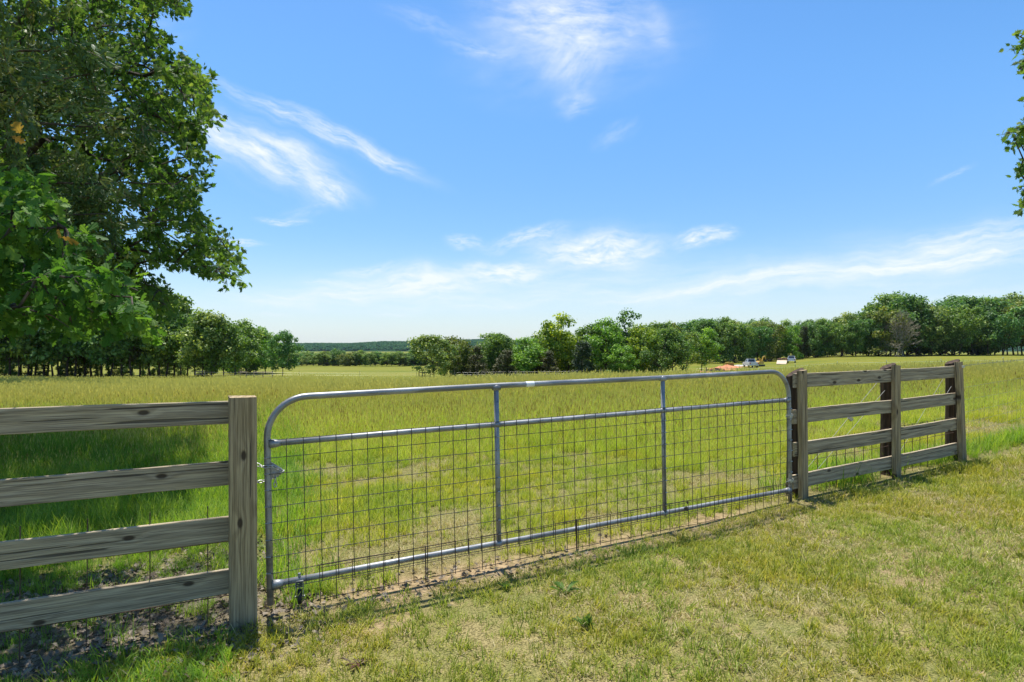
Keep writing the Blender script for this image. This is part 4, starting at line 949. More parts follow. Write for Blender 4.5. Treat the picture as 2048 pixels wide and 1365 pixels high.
# ------------------------------------------------------------------ near trees on the left and the right
ROUND = [(0, 0), (.05, .12), (.14, .14), (.20, .24), (.12, .30), (.14, .36), (.30, .40), (.36, .52), (.28, .58), (.16, .56), (.18, .64), (.30, .72), (.28, .84), (.16, .86), (.10, .96), (0, 1.0)]
OAKL = leafy('oak_leaf', (.055, .125, .026), (.12, .215, .045), (.26, .34, .075), .5, .6, spec=.2)
WOAKL = leafy('broad_oak_leaf', (.05, .14, .022), (.11, .23, .04), (.25, .36, .065), .48, .6, spec=.18)
CEDN = leafy('cedar_needle', (.045, .10, .032), (.11, .18, .06), (.27, .28, .11), .2, .6)
PIN_V, PIN_F = leaf_template(PIN, .25, .22); RND_V, RND_F = leaf_template(ROUND, .28, .30)
def inpoly(u, v, poly):
    c = np.zeros(len(u), bool); j = len(poly) - 1
    for i in range(len(poly)):
        xi, yi = poly[i]; xj, yj = poly[j]
        with np.errstate(divide='ignore', invalid='ignore'): cnd = ((yi > v) != (yj > v)) & (u < (xj - xi) * (v - yi) / (yj - yi) + xi)
        c ^= cnd; j = i
    return c
def skeleton(trunk, limbs, mb):
    """trunk: list of (point, radius); limbs: list of lists. returns sample points of all limbs"""
    S_ = []
    for L in [trunk] + limbs:
        P = [Vector(p) for p, _ in L]; Rr = [r for _, r in L]; pts, rs = [], []
        for i in range(len(P) - 1):
            for k in range(6):
                t = k / 6; q = P[i].lerp(P[i + 1], t) + Vector([random.gauss(0, .3) * min(.1, Rr[i]) for _ in range(3)]); pts.append(q); rs.append(Rr[i] * (1 - t) + Rr[i + 1] * t)
        pts.append(P[-1]); rs.append(Rr[-1]); mb.tube(pts, rs, 8)
        if L is not trunk: S_ += [(q, r) for q, r in zip(pts, rs)]
    return np.array([tuple(q) for q, _ in S_]), np.array([r for _, r in S_])
def twigged_crown(centres, SP, nl, leafV, leafF, size, spread, r, mbw, droop=.3, upn=.5):
    """for each cluster centre: a twig from the nearest limb and nl leaves round it"""
    C, mid, ax = grow_branches(centres, SP, r, mbw); n_ = nl * len(C)
    V, L_, T_ = segs(C - ax * spread * .7, C + ax * spread * .8, np.full(len(C), .004), np.full(len(C), .002), 4); mbw.addarr(V, L_, T_)
    return leaf_stamp(C, ax, nl, leafV, leafF, size, spread, r, droop, upn)
def grow_branches(centres, SP, r, mbw):
    C = np.asarray(centres); o = SP.mean(0); C = C[np.argsort(((C - o) ** 2).sum(1))]; n0 = len(SP); n = len(C)
    Nn = np.concatenate([SP, C]); pl = np.zeros(n0 + n); par = np.full(n0 + n, -1)
    for i in range(n):
        k = n0 + i; d = np.linalg.norm(Nn[:k] - Nn[k], axis=1); j = int(np.argmin(d + .22 * pl[:k])); par[k] = j; pl[k] = pl[j] + d[j]
    cnt = np.ones(n0 + n)
    for k in range(n0 + n - 1, n0 - 1, -1): cnt[par[k]] += cnt[k]
    B = Nn[par[n0:]]; M_ = (B + C) / 2 + r.normal(0, 1, C.shape) * .10 * np.linalg.norm(C - B, axis=1, keepdims=True) + [0, 0, .02]
    ra = np.minimum(.0035 * cnt[n0:] ** .5 + .001, .05); rb = np.where(par[n0:] >= n0, np.minimum(.0035 * cnt[par[n0:]] ** .5 + .001, .05), ra * 1.15); rb = np.minimum(rb, ra * 1.5)
    V, L_, T_ = segs(np.concatenate([B, M_]), np.concatenate([M_, C]), np.concatenate([rb, (ra + rb) / 2]), np.concatenate([(ra + rb) / 2, ra]), 5); mbw.addarr(V, L_, T_)
    ax = r.normal(size=(n, 3)) * [.7, .7, .35] + (C - M_) / (np.linalg.norm(C - M_, axis=1, keepdims=True) + .01) * 1.3; ax /= np.linalg.norm(ax, axis=1, keepdims=True)
    return C, M_, ax
def leaf_stamp(C, ax, nl, leafV, leafF, size, spread, r, droop, upn):
    n_ = nl * len(C)
    t = r.uniform(-.9, 1.0, (len(C), nl)); P = C[:, None] + ax[:, None] * t[..., None] * spread + r.normal(0, spread * .28, (len(C), nl, 3)) * (1.15 - np.abs(t[..., None]) * .75)
    P = P.reshape(-1, 3); Y_ = np.repeat(ax, nl, 0) * .7 + r.normal(0, .6, (n_, 3)) + [0, 0, -droop]; Y_ /= np.linalg.norm(Y_, axis=1, keepdims=True)
    Z_ = r.normal(0, .55, (n_, 3)) + [0, 0, upn]; Z_ -= Y_ * (Z_ * Y_).sum(1, keepdims=True); Z_ /= np.linalg.norm(Z_, axis=1, keepdims=True); X_ = np.cross(Y_, Z_)
    M = np.stack([X_, Y_, Z_], 1); rn = np.clip(np.repeat(r.normal(.42, .16, len(C)), nl) + r.normal(0, .17, n_), 0, 1)
    return stamp(leafV, leafF, M, P, r.uniform(size * .65, size * 1.2, n_), rn)
def outline_pts(poly, inset, step, y0, y1, r, umin=-40, vmin=-40):
    # extra sprays that carry the ragged edge of a crown
    out_ = []
    for (a, b), (c, d) in zip(poly, poly[1:] + poly[:1]):
        L = math.hypot(c - a, d - b); n = max(1, int(L / step)); nx_, ny_ = -(d - b) / (L + 1e-6), (c - a) / (L + 1e-6)
        for i in range(n):
            t = (i + r.random()) / n
            for sg in (1, -1):
                u, v = a + (c - a) * t + nx_ * inset * sg, b + (d - b) * t + ny_ * inset * sg
                if umin < u < 2100 and v > vmin and inpoly(np.array([u]), np.array([v]), poly)[0]: Y = r.uniform(y0, y1); out_.append(((u - CU) / F * Y, Y, ZC - (v - HV) * Y / F))
    return np.array(out_)

# big oak whose boughs hang in from the left, about 9 m off
OUT = [(-900, -900), (340, -900), (385, -200), (372, 5), (362, 28), (330, 20), (306, 30), (312, 60), (335, 75), (330, 98), (352, 118), (390, 118), (398, 150), (425, 160), (418, 190), (440, 225), (425, 245), (404, 248), (408, 310), (402, 330), (380, 322), (368, 300),
       (352, 288), (330, 290), (300, 305), (330, 318), (352, 345), (395, 340), (405, 370), (395, 395), (408, 420), (412, 440), (400, 432), (425, 448), (448, 468), (470, 495), (482, 515), (474, 540), (462, 566), (440, 555), (415, 556), (395, 545), (370, 536), (330, 538), (300, 528), (285, 540), (297, 560), (330, 572), (350, 600), (352, 618), (325, 622), (300, 650), (260, 660), (200, 655), (100, 640), (-900, 600)]
r = np.random.default_rng(77); n_ = 60000
Xc = r.uniform(-15, -2.5, n_); Yc = r.uniform(6.4, 13.5, n_); Zc = r.uniform(1.9, 12.5, n_)
ell = ((Xc + 9.0) / 6.6) ** 2 + ((Yc - 9.8) / 4.2) ** 2 + ((Zc - 5.5) / 6.8) ** 2
uu = CU + F * Xc / Yc; vv = HV - F * (Zc - ZC) / Yc
inset = 9
k = (ell < 1) & ((Yc > 8.2) | (uu > 285)) & inpoly(uu + inset, vv, OUT) & (inpoly(uu + inset, vv + 8, OUT)) & inpoly(uu + inset, vv - 8, OUT)
k &= r.random(n_) < np.where((uu > -60) & (vv > -60), 1.0, .30) * np.where(ell > .25, 1, .5)
k &= vnoise(uu * 1.0, vv * 1.0 + Yc * 12, 34, 3, 2) > .36
C = np.stack([Xc, Yc, Zc], 1)[k]; vis = (uu[k] > -60) & (vv[k] > -60)
C = np.concatenate([C[vis][:2000], C[~vis][:420], outline_pts(OUT, 14, 11, 8.2, 10.2, r)])
oak = thing('oak_tree', 'big oak at left with small pointed leaves, its boughs hanging over the pasture', 'tree', (-9.2, 10.2, z1(-9.2, 10.2))); ob_ = np.array(oak.location)
mb = MB(); lim = []
for (x, y, z) in ((-6.4, 9.4, 3.2), (-6.6, 8.8, 4.6), (-6.6, 9.6, 6.0), (-7.2, 9.6, 7.4), (-6.6, 8.4, 3.0), (-7.0, 11.4, 5.0), (-8, 8.2, 6.0), (-11.5, 9, 6), (-11.5, 11.2, 7), (-8.4, 12, 8.2), (-7.6, 8.8, 8.6), (-9.8, 9.4, 10.4)):
    h0 = min(max(1.9, z * .55), 6.5); p0 = Vector((-9.2, 10.2, h0)); p2 = Vector((x, y, z)); p1 = p0.lerp(p2, .5) + Vector((0, 0, .3)); lim.append([(p0 - Vector(ob_), .085), (p1 - Vector(ob_), .065), (p2 - Vector(ob_), .05)])
SP, SR = skeleton([(Vector((0, 0, -.1)), .34), (Vector((.1, 0, 2)), .25), (Vector((0, .1, 5)), .18), (Vector((.1, 0, 9)), .08), (Vector((.1, 0, 11)), .03)], lim, mb)
tw = MB(); V, L_, T_, Aa = twigged_crown(C - ob_, SP, 20, PIN_V, PIN_F, .108, .21, r, tw, .2, .35)
mb.build('trunk', M_bark, oak, True); tw.build('twigs', M_bark, oak)
me = mesh_arrays('crown', V, L_, T_, {'rnd': Aa}); me.materials.append(OAKL); obj('crown', me, oak)

# broad leaved oak close by: one low leafy bough
PB = [(-700, 300), (-60, 350), (20, 380), (95, 375), (125, 400), (120, 440), (150, 470), (178, 520), (150, 545), (165, 575), (235, 572), (285, 600), (300, 640), (285, 680), (235, 670), (190, 672), (150, 690), (90, 668), (50, 672), (0, 665), (-700, 620)]
n_ = 30000; Xc = r.uniform(-6.5, -2.4, n_); Yc = r.uniform(3.7, 5.4, n_); Zc = r.uniform(1.6, 3.3, n_); uu = CU + F * Xc / Yc; vv = HV - F * (Zc - ZC) / Yc
k = inpoly(uu + 16, vv + 20, PB) & inpoly(uu + 10, vv + 36, PB) & (r.random(n_) < np.where(uu > -80, 1, .25)); C = np.stack([Xc, Yc, Zc], 1)[k]; vis = uu[k] > -80
C = np.concatenate([C[vis][:130], C[~vis][:90], outline_pts([(a_, b_ - 14) for a_, b_ in PB], 34, 26, 3.9, 4.6, r)])
# the same tree's upper crown, above the picture, which shades the ground by the fence
q = r.normal(size=(2600, 3)); q /= np.linalg.norm(q, axis=1, keepdims=True); q = q * r.random((2600, 1)) ** .4 * [3.6, 3.1, 1.7] + [-5.7, 5.3, 6.3]
C = np.concatenate([C, q[((q[:, 2] > 1.65 + .66 * q[:, 1]) | (CU + F * q[:, 0] / q[:, 1] < -120)) & (q[:, 1] > 1)][:420]])
wo = thing('oak_tree', 'near oak bough with big round lobed bright green leaves at the left edge', 'tree', (-6.6, 4.8, z1(-6.6, 4.8))); ob_ = np.array(wo.location); mb = MB()
lim = [[(Vector((-6.6, 4.8, a)) - Vector(ob_), .05), (Vector((-4.9, 4.6, b)) - Vector(ob_), .028), (Vector((x, y, z)) - Vector(ob_), .007)] for a, b, (x, y, z) in ((2.2, 2.45, (-3.0, 4.2, 2.45)), (2.0, 2.2, (-2.75, 4.4, 1.95)), (2.4, 2.7, (-3.4, 4.5, 2.6)), (1.9, 2.0, (-3.3, 4.0, 1.85)))]
SP, SR = skeleton([(Vector((0, 0, -.1)), .16), (Vector((.05, 0, 2)), .11), (Vector((0, .1, 4.2)), .07), (Vector((.3, .2, 6.2)), .04)], lim + [[(Vector((0, .1, 3.6)), .06), (Vector((2.0, .3, 5.2)), .04), (Vector((3.2, .4, 6.0)), .02)], [(Vector((0, .1, 3.4)), .06), (Vector((-1.6, .3, 5.4)), .03)], [(Vector((0, .1, 3.8)), .05), (Vector((.8, 1.8, 5.8)), .03)], [(Vector((0, .1, 3.8)), .05), (Vector((.8, -1.8, 5.6)), .03)]], mb)
tw = MB(); V, L_, T_, Aa = twigged_crown(C - ob_, SP, 18, RND_V, RND_F, .096, .145, r, tw, .35, .7)
mb.build('trunk', M_bark, wo, True); tw.build('twigs', M_bark, wo); me = mesh_arrays('crown', V, L_, T_, {'rnd': Aa}); me.materials.append(WOAKL); obj('crown', me, wo)
dlv = MB(); br = leafy('browned_leaf', (.22, .12, .04), (.28, .17, .05), (.33, .22, .07), .35); 
V, L_, T_, Aa = stamp(RND_V, RND_F, rand_rot(5, .2, np.random.default_rng(6)), np.array([tuple(at(u, Y, v)) for u, Y, v in ((95, 3.9, 645), (122, 4.0, 475), (112, 4.0, 462), (40, 4.2, 268), (22, 4.2, 272))]) - ob_, np.array([.10, .11, .09, .11, .08]), np.array([.2, .6, .9, .8, .5]))
dlv.addarr(V, L_, list(T_), Aa); o_ = dlv.build('browned_leaves', br, wo)

# red cedar between them: sprays of fine scale foliage
ced = thing('cedar_tree', 'feathery red cedar among the oak boughs at the upper left', 'tree', (-7.2, 6.4, z1(-7.2, 6.4))); ob_ = np.array(ced.location); mb = MB(); lim = []
for i in range(34):
    z = 2.2 + i * .19; an = r.uniform(-1.5, 1.2) if i % 3 else r.uniform(0, 6.28); L0 = np.interp(z, [2, 4, 9], [3.3, 3.5, 1.6]) * r.uniform(.75, 1.1)
    p0 = Vector((0, 0, z)); lim.append([(p0, .030), (p0 + Vector((math.cos(an) * L0 * .55, math.sin(an) * L0 * .4, .12)), .016), (p0 + Vector((math.cos(an) * L0, math.sin(an) * L0 * .75, .18)), .005)])
SP, SR = skeleton([(Vector((0, 0, -.1)), .15), (Vector((.05, 0, 3)), .10), (Vector((0, .05, 8.8)), .02)], lim, mb)
n_ = 4200; b = SP[r.integers(0, len(SP), n_)] + r.normal(0, .14, (n_, 3)) ; ww = b + ob_
uu = CU + F * ww[:, 0] / ww[:, 1]; vv = HV - F * (ww[:, 2] - ZC) / ww[:, 1]
k = (uu < 262 + 30 * np.sin(vv * .03)) & (vv < 520); b = b[k][:2400]; n_ = len(b); nt = 44
ax = r.normal(size=(n_, 3)) * .6 + b * [.35, .35, 0] / (np.linalg.norm(b[:, :2], axis=1, keepdims=True) + .3) + [0, 0, .15]; ax /= np.linalg.norm(ax, axis=1, keepdims=True)
t = r.uniform(0, 1, (n_, nt)); P = b[:, None] + ax[:, None] * t[..., None] * .30 + r.normal(0, .035, (n_, nt, 3)); P = P.reshape(-1, 3)
Y_ = np.repeat(ax, nt, 0) + r.normal(0, .55, (len(P), 3)); Y_ /= np.linalg.norm(Y_, axis=1, keepdims=True); Z_ = r.normal(size=(len(P), 3)); Z_ -= Y_ * (Z_ * Y_).sum(1, keepdims=True); Z_ /= np.linalg.norm(Z_, axis=1, keepdims=True)
V, L_, T_, Aa = stamp([(-.10, 0, 0), (.10, 0, 0), (.17, .5, .05), (0, 1, 0), (-.17, .5, .05)], [[0, 1, 2, 3, 4]], np.stack([np.cross(Y_, Z_), Y_, Z_], 1), P, r.uniform(.04, .095, len(P)), np.clip(np.repeat(r.normal(.42, .2, n_), nt) + r.normal(0, .1, len(P)), 0, 1))
mb.build('trunk', M_bark, ced, True); V2, L2, T2 = segs(b, b + ax * .28, np.full(n_, .004), np.full(n_, .0015), 3); tw = MB(); tw.addarr(V2, L2, T2); tw.build('twigs', bark('cedar_twig', (.10, .06, .035), (.20, .13, .08)), ced)
me = mesh_arrays('crown', V, L_, T_, {'rnd': Aa}); me.materials.append(CEDN); obj('crown', me, ced)

# oak at the right edge, only its leftmost sprays show
ro = thing('oak_tree', 'oak at the right edge of which only a few leafy sprays show against the sky', 'tree', (14.2, 10.6, z1(14.2, 10.6))); ob_ = np.array(ro.location); mb = MB(); lim = []
OR = [(2700, -500), (2300, -300), (2120, -100), (2060, 60), (2022, 78), (2030, 110), (2028, 150), (2060, 165), (2044, 190), (2046, 210), (2075, 225), (2018, 252), (2004, 285), (2040, 300), (2020, 345), (2060, 365), (2035, 385), (2026, 420), (2075, 425), (2300, 520), (2700, 540)]
n_ = 40000; Xc = r.uniform(6.6, 19, n_); Yc = r.uniform(7.5, 14, n_); Zc = r.uniform(2.6, 11, n_); uu = CU + F * Xc / Yc; vv = HV - F * (Zc - ZC) / Yc
ell = ((Xc - 13.6) / 6.9) ** 2 + ((Yc - 10.6) / 4.0) ** 2 + ((Zc - 6.2) / 4.9) ** 2
k = (ell < 1) & inpoly(uu - 26, vv, OR) & ((vv < 165) | (vv > 255) | (uu > 2085)) & (r.random(n_) < np.where(uu < 2120, 1, .12)); C = np.stack([Xc, Yc, Zc], 1)[k]; vis = uu[k] < 2120; C = np.concatenate([C[vis][:160], C[~vis][:700], outline_pts(OR, 19, 15, 8.4, 9.6, r)])
for (x, y, z) in ((9.6, 9.0, 6.0), (9.8, 9.4, 4.6), (9.8, 9.6, 3.9), (10, 8.5, 7), (12, 8, 5), (16, 9, 6), (14, 13, 7), (11, 12, 8), (17, 12, 5), (13, 10, 10)):
    p0 = Vector((14.2, 10.6, min(max(2, z * .6), 6))); p2 = Vector((x, y, z)); lim.append([(p0 - Vector(ob_), .07), (p0.lerp(p2, .5) + Vector((0, 0, .4)) - Vector(ob_), .04), (p2 - Vector(ob_), .012)])
SP, SR = skeleton([(Vector((0, 0, -.1)), .3), (Vector((.1, 0, 2)), .22), (Vector((0, .1, 5)), .15), (Vector((.1, 0, 9)), .05)], lim, mb)
tw = MB(); V, L_, T_, Aa = twigged_crown(C - ob_, SP, 15, PIN_V, PIN_F, .100, .12, r, tw, .2, .35)
mb.build('trunk', M_bark, ro, True); tw.build('twigs', M_bark, ro); me = mesh_arrays('crown', V, L_, T_, {'rnd': Aa}); me.materials.append(OAKL); obj('crown', me, ro)

# tree further off to the left that shades the corner of the field
tree(-140, 36, 250, 'broad', COLS['dark green'], 'large shade tree beyond the left edge, mostly behind the oak boughs', None, 1.5, 'shade_tree', 0)

# ------------------------------------------------------------------ small weeds in the lawn
def weed(name, u, v, label, nleaf, lsize, col, up, seed):
    p = Vector(((u - CU) / F, 1, 0)); Y = 4.
    for _ in range(12): Y = (ZC - z1(p.x * Y, Y)) * F / (v - HV)
    p = at(u, Y); rr = np.random.default_rng(seed); t = thing(name, label, 'weed', p)
    an = rr.uniform(0, 6.28, nleaf); el = rr.uniform(up * .3, up, nleaf); Y_ = np.stack([np.cos(an) * np.cos(el), np.sin(an) * np.cos(el), np.sin(el)], 1)
    Z_ = np.tile([[0, 0, 1.]], (nleaf, 1)); Z_ = Z_ - Y_ * (Z_ * Y_).sum(1, keepdims=True); Z_ /= np.linalg.norm(Z_, axis=1, keepdims=True)
    V, L_, T_, Aa = stamp([(-.04, 0, 0), (.04, 0, 0), (.11, .4, .05), (.09, .75, .04), (0, 1, -.10), (-.09, .75, .04), (-.11, .4, .05), (0, .5, -.01)], [[0, 1, 2, 7, 6], [7, 2, 3, 4], [6, 7, 4, 5]], np.stack([np.cross(Y_, Z_), Y_, Z_], 1), rr.normal(0, .012, (nleaf, 3)) * [1, 1, 0] + [0, 0, .012], rr.uniform(.6, 1.1, nleaf) * lsize, rr.random(nleaf))
    me = mesh_arrays('leaves', V, L_, T_, {'rnd': Aa}); me.materials.append(col); obj('leaves', me, t)
    st = MB().tube([(0, 0, -.02), (0, 0, .012)], .006, 6); st.build('stem', M_litter, t)
GW = leafy('weed_leaf', (.07, .14, .03), (.12, .21, .04), (.2, .28, .07), .35); RW = leafy('red_weed_leaf', (.07, .03, .022), (.12, .05, .035), (.09, .09, .04), .25)
weed('weed', 1130, 1188, 'dark green rosette weed in the bare lawn below the middle of the gate', 15, .11, GW, .8, 1)
weed('weed', 1172, 1255, 'dense dark green weed clump on the lawn below the rosette weed', 46, .07, GW, 1.3, 2)
weed('weed', 715, 1332, 'dark red leafed weed in the lawn near the bottom edge', 9, .075, RW, .35, 3)
weed('weed', 1010, 1180, 'small green weed beside the gate shadow on bare soil', 18, .06, GW, 1.1, 4)

# ------------------------------------------------------------------ vehicles and machines far off by the woodland
M_vw = simple('white_car_paint', (.60, .61, .62), .3, 0, .04, 3, .5); M_glass = simple('dark_glass', (.03, .035, .04), .15, 0, .1, 2, .6); M_yel = simple('yellow_machine_paint', (.50, .30, .04), .4, 0, .08, 3)
M_dk = simple('dark_metal', (.03, .03, .035), .5, .3, .2, 3); M_red = simple('tail_red', (.45, .02, .02), .35); M_deck = simple('tan_deck_boards', (.52, .42, .29), .8, 0, .12, 3); M_chrome = simple('chrome', (.7, .7, .7), .2, .9, .05); M_rusty = simple('rusty_load', (.24, .12, .07), .8, 0, .3, 3)
def prism(mb, prof, w0, w1=None, yc=0.):
    """profile in x,z extruded across y"""
    k = len(prof); w1 = w0 if w1 is None else w1
    V = [(x, yc - w0 / 2, z) for x, z in prof] + [(x, yc + w0 / 2, z) for x, z in prof]
    mb.add(V, [list(range(k)), list(range(2 * k - 1, k - 1, -1))] + [[i, i + k, (i + 1) % k + k, (i + 1) % k] for i in range(k)]); return mb
def wheels(t, xs, y_, r_, w_=.25):
    for x in xs:
        for sy in (-1, 1):
            V, fs = wheel_mesh((x, sy * y_, r_), r_, w_); o = MB().add(V, fs).build('tyre', M_black, t, True)
            MB().tube([(x, sy * (y_ - .10), r_), (x, sy * (y_ + .11), r_)], r_ * .56, 14).build('rim', M_chrome, o)
def pickup(u, Y, yaw, label, dual=False):
    p = at(u, Y); t = thing('pickup_truck', label, 'pickup truck', p, yaw)
    b = MB(); prism(b, [(-2.9, .45), (-2.9, 1.15), (-1.0, 1.18), (-1.0, .62), (-2.2, .62), (-2.2, .45)], 1.0)
    b = MB(); prism(b, [(-2.85, .50), (2.65, .45), (2.78, .70), (2.70, 1.08), (1.35, 1.20), (-.85, 1.20), (-2.85, 1.18)], 1.95); b.build('body', M_vw, t)
    prism(MB(), [(-2.65, 1.19), (-.95, 1.21), (-.95, 1.205), (-2.65, 1.185)], 1.6).build('bed_floor', M_dk, t)
    c = MB(); V = [(-.90, -.93, 1.2), (1.30, -.93, 1.2), (.55, -.74, 1.86), (-.70, -.74, 1.88), (-.90, .93, 1.2), (1.30, .93, 1.2), (.55, .74, 1.86), (-.70, .74, 1.88)]
    c.add(V, [[3, 2, 1, 0], [4, 5, 6, 7], [2, 3, 7, 6], [0, 4, 7, 3][::-1], [1, 2, 6, 5]]); cab = c.build('cab', M_vw, t)
    def pane(pts, nm): MB().add(pts + [tuple(Vector(q) * .999) for q in pts], [[0, 1, 2, 3], [7, 6, 5, 4]]).build(nm, M_glass, cab)
    pane([(-.90, -.72, 1.29), (-.90, .72, 1.29), (-.735, .62, 1.80), (-.735, -.62, 1.80)], 'rear_window')
    pane([(1.22, -.78, 1.30), (1.22, .78, 1.30), (.62, .64, 1.82), (.62, -.64, 1.82)], 'windscreen')
    for sy in (-1, 1):
        pane([(-.72, sy * .925, 1.27), (1.05, sy * .925, 1.27), (.50, sy * .775, 1.79), (-.60, sy * .775, 1.80)], 'side_window')
        MB().box((-2.87, sy * .85, .95), (.06, .16, .36), bev=.01).build('tail_light', M_red, t); MB().box((2.76, sy * .78, .86), (.06, .26, .18), bev=.01).build('headlight', M_chrome, t)
        MB().box((.85, sy * 1.08, 1.28), (.10, .2, .16), bev=.02).build('mirror', M_dk, t)
    MB().box((-2.93, 0, .56), (.14, 1.8, .16), bev=.02).build('rear_bumper', M_chrome, t); MB().box((2.80, 0, .55), (.14, 1.85, .2), bev=.02).build('front_bumper', M_chrome, t); MB().box((-2.87, 0, .95), (.03, 1.35, .3), bev=.005).build('tailgate', M_vw, t)
    MB().box((-2.9, 0, .72), (.02, .34, .12)).build('number_plate', M_tape, t)
    wheels(t, (-1.75, 1.75), .86, .39); return t
pickup(1501, 136, R(84), 'white pickup truck parked on the pasture beside the yellow excavator')
pickup(1583, 167, R(64), 'white pickup truck hitched to the tilted flatbed trailer')
# excavator
p = at(1519, 143); t = thing('excavator', 'yellow tracked excavator with its arm raised behind the white pickup', 'excavator', p, R(35)); t.scale = (.72, .72, .78)
for sy in (-1, 1): prism(MB(), [(-1.5, .25), (-1.2, .02), (1.2, .02), (1.5, .25), (1.35, .6), (-1.35, .6)], .42, yc=sy * .85).build('track', M_dk, t)
prism(MB(), [(-1.5, .75), (.9, .75), (.9, 1.5), (.1, 1.6), (-1.3, 1.6), (-1.6, 1.3)], 1.9).build('body', M_yel, t)
cb = MB(); prism(cb, [(-.25, 1.62), (.85, 1.52), (.75, 2.45), (-.2, 2.5)], .85, yc=.45); cb = cb.build('cab', M_yel, t); MB().box((.32, .45, 2.05), (1.12, .80, .62)).build('window', M_glass, cb)
bm_ = MB(); prism(bm_, [(.6, 1.5), (.9, 1.4), (1.5, 2.7), (2.5, 2.95), (2.45, 3.15), (1.3, 2.95)], .25, yc=-.35); bm_ = bm_.build('boom', M_yel, t)
prism(MB(), [(2.35, 3.1), (2.6, 3.05), (2.75, 2.0), (2.55, 2.0)], .2, yc=-.35).build('stick', M_yel, bm_); prism(MB(), [(2.5, 2.0), (2.9, 2.0), (3.0, 1.5), (2.5, 1.35)], .6, yc=-.35).build('bucket', M_dk, bm_)
# small dozer
p = at(1459, 150); t = thing('bulldozer', 'small low yellow bulldozer by the red soil under the trees', 'bulldozer', p, R(170)); t.scale = (.85, .85, .85)
for sy in (-1, 1): prism(MB(), [(-1.2, .25), (-1, .02), (1, .02), (1.2, .25), (1.0, .55), (-1.0, .55)], .35, yc=sy * .7).build('track', M_dk, t)
prism(MB(), [(-1.1, .5), (1.1, .5), (1.15, 1.15), (-.1, 1.25), (-.2, 1.1), (-1.1, 1.1)], 1.1).build('body', M_yel, t); prism(MB(), [(1.5, .1), (1.6, .1), (1.68, .9), (1.5, .85)], 2.0).build('blade', M_yel, t); prism(MB(), [(-.9, 1.8), (.1, 1.8), (.1, 1.88), (-.9, 1.88)], 1.1).build('roof', M_dk, t)
rb = MB()
for sx in (-.85, .05):
    for sy in (-.5, .5): rb.tube([(sx, sy, 1.1), (sx, sy, 1.82)], .04, 6)
rb.build('roll_bar', M_dk, t)
# trailer with tilted deck
p = at(1564, 159.5); t = thing('flatbed_trailer', 'flatbed trailer with its tan deck tilted to the ground behind the second white pickup', 'trailer', p, R(64))
prism(MB(), [(-3.4, .05), (-3.35, .18), (.2, .98), (.2, .82)], 2.3).build('deck', M_deck, t)
prism(MB(), [(.2, .80), (3.0, .80), (3.0, .95), (.2, .95)], 2.3).build('deck', M_dk, t)
prism(MB(), [(-3.0, .1), (2.9, .70), (4.2, .6), (4.2, .5), (2.9, .55), (-3.0, 0)], .9).build('chassis', M_dk, t); wheels(t, (-.5, .4), 1.0, .36)
ld_ = MB()
for i in range(9): ld_.box((1.5 + random.uniform(-1.1, 1.1), random.uniform(-.8, .8), 1.15 + random.uniform(0, .3)), (random.uniform(.5, 1.4), random.uniform(.2, .5), random.uniform(.15, .4)), Matrix.Rotation(random.uniform(0, 3), 3, 'Z'), bev=.02)
tag(ld_.build('scrap_load', M_rusty), 'heap of rusty brown scrap lying on the flatbed trailer', 'scrap'); o_ = bpy.data.objects['scrap_load']; o_.location = p; o_.rotation_euler = (0, 0, R(64))
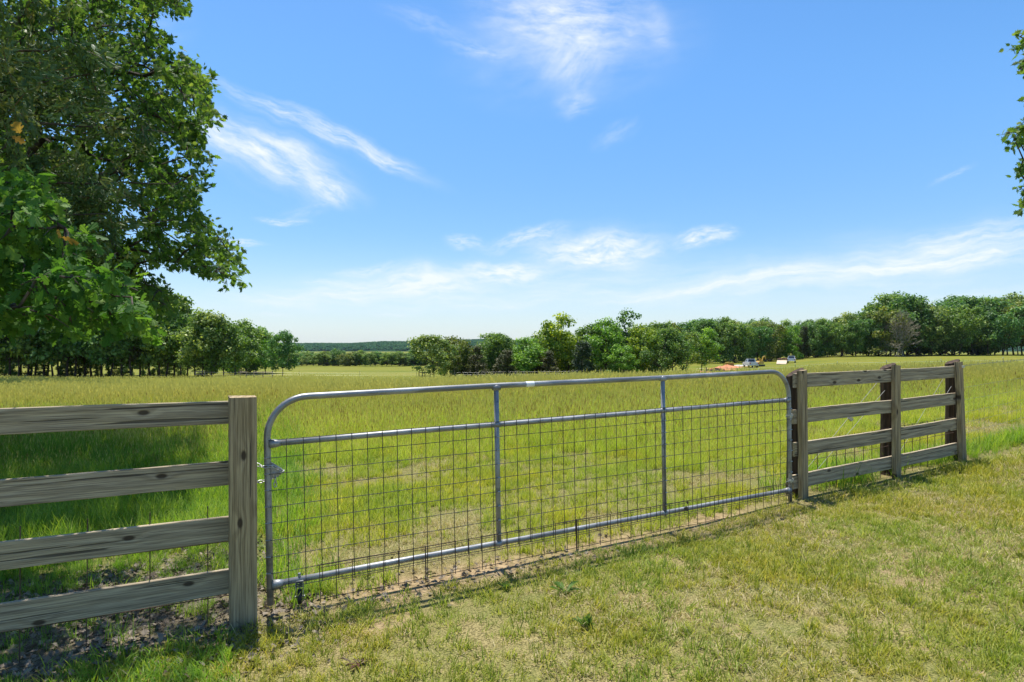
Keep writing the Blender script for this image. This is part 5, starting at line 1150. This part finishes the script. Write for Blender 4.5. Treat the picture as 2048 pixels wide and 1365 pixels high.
# pale gravel spread, red soil heaps, stakes
def mound(name, u, Y, lx, ly, h, mt, label, cat, rz=0, kind=None, group=None):
    p = at(u, Y); V = []; fs = []; nr, na = 9, 28; rr = np.random.default_rng(int(u))
    for i in range(nr + 1):
        for q in range(na):
            t = i / nr; a = 2 * math.pi * q / na; k = 1 + .15 * math.sin(3 * a + u) + .1 * math.sin(5 * a); x, y = lx * t * k * math.cos(a), ly * t * k * math.sin(a)
            xx = x * math.cos(rz) - y * math.sin(rz); yy = x * math.sin(rz) + y * math.cos(rz); V.append((xx, yy, z1(p.x + xx, p.y + yy) - p.z + h * (1 - t) ** .8 * (1 + rr.normal(0, .12)) - .03 * (t == 1)))
    for i in range(nr):
        for q in range(na): q2 = (q + 1) % na; fs.append([i * na + q, i * na + na + q, i * na + na + q2, i * na + q2])
    ob = MB().add(V, fs).build(name, mt, None, True); ob.location = p; tag(ob, label, cat, group, kind); return ob
M_grav = simple('pale_gravel', (.42, .39, .34), .9, 0, .12, 3); M_rs = simple('red_soil', (.46, .19, .09), .95, 0, .25, 1.2)
mound('gravel_heap', 1476, 150, 2.9, 1.1, .35, M_grav, 'long low heap of pale gravel left of the white pickup', 'gravel heap')
for i, (u, Y, a, b, h, lb) in enumerate(((1402, 112, 3.4, 1.5, .4, 'nearest flat heap of fresh red soil on the pasture'), (1428, 122, 4.4, 1.6, .5, 'long red soil heap between the nearest and the farthest soil heaps'), (1452, 136, 4.0, 1.7, .7, 'farthest and highest red soil heap, toward the small bulldozer'))): mound('soil_heap', u, Y, a, b, h, M_rs, lb, 'soil heap', R(18), None, 'red soil heaps by the middle trees')
def stake(u, Y, h, mt, label): p = at(u, Y); o_ = MB().tube([(0, 0, -.1), (.05, 0, h)], .05, 6).tube([(.05, 0, h), (.051, 0, h + .06)], [.05, .02], 6).build('stake', mt); o_.location = p; tag(o_, label, 'stake')
stake(1517, 92, 1.0, M_white, 'white marker stake in the pasture just right of the white pickup'); stake(1474, 82, 1.1, M_dk, 'dark thick stake rising over the gate rail left of the white pickup')

# ------------------------------------------------------------------ haze
m, n, o = mat('haze_air'); pv = n.new('ShaderNodeVolumePrincipled'); pv.inputs['Color'].default_value = (.72, .84, 1, 1); pv.inputs['Density'].default_value = HAZE; n.link(pv.outputs[0], o.inputs['Volume'])
if HAZE > 0:
    hb = MB().box((0, 1550, 20), (8400, 4900, 78)).build('haze', m); tag(hb, kind='stuff')
    hb['label'] = 'thin pale summer haze over the far hills'; hb['category'] = 'haze'
print('objects', len(bpy.data.objects))
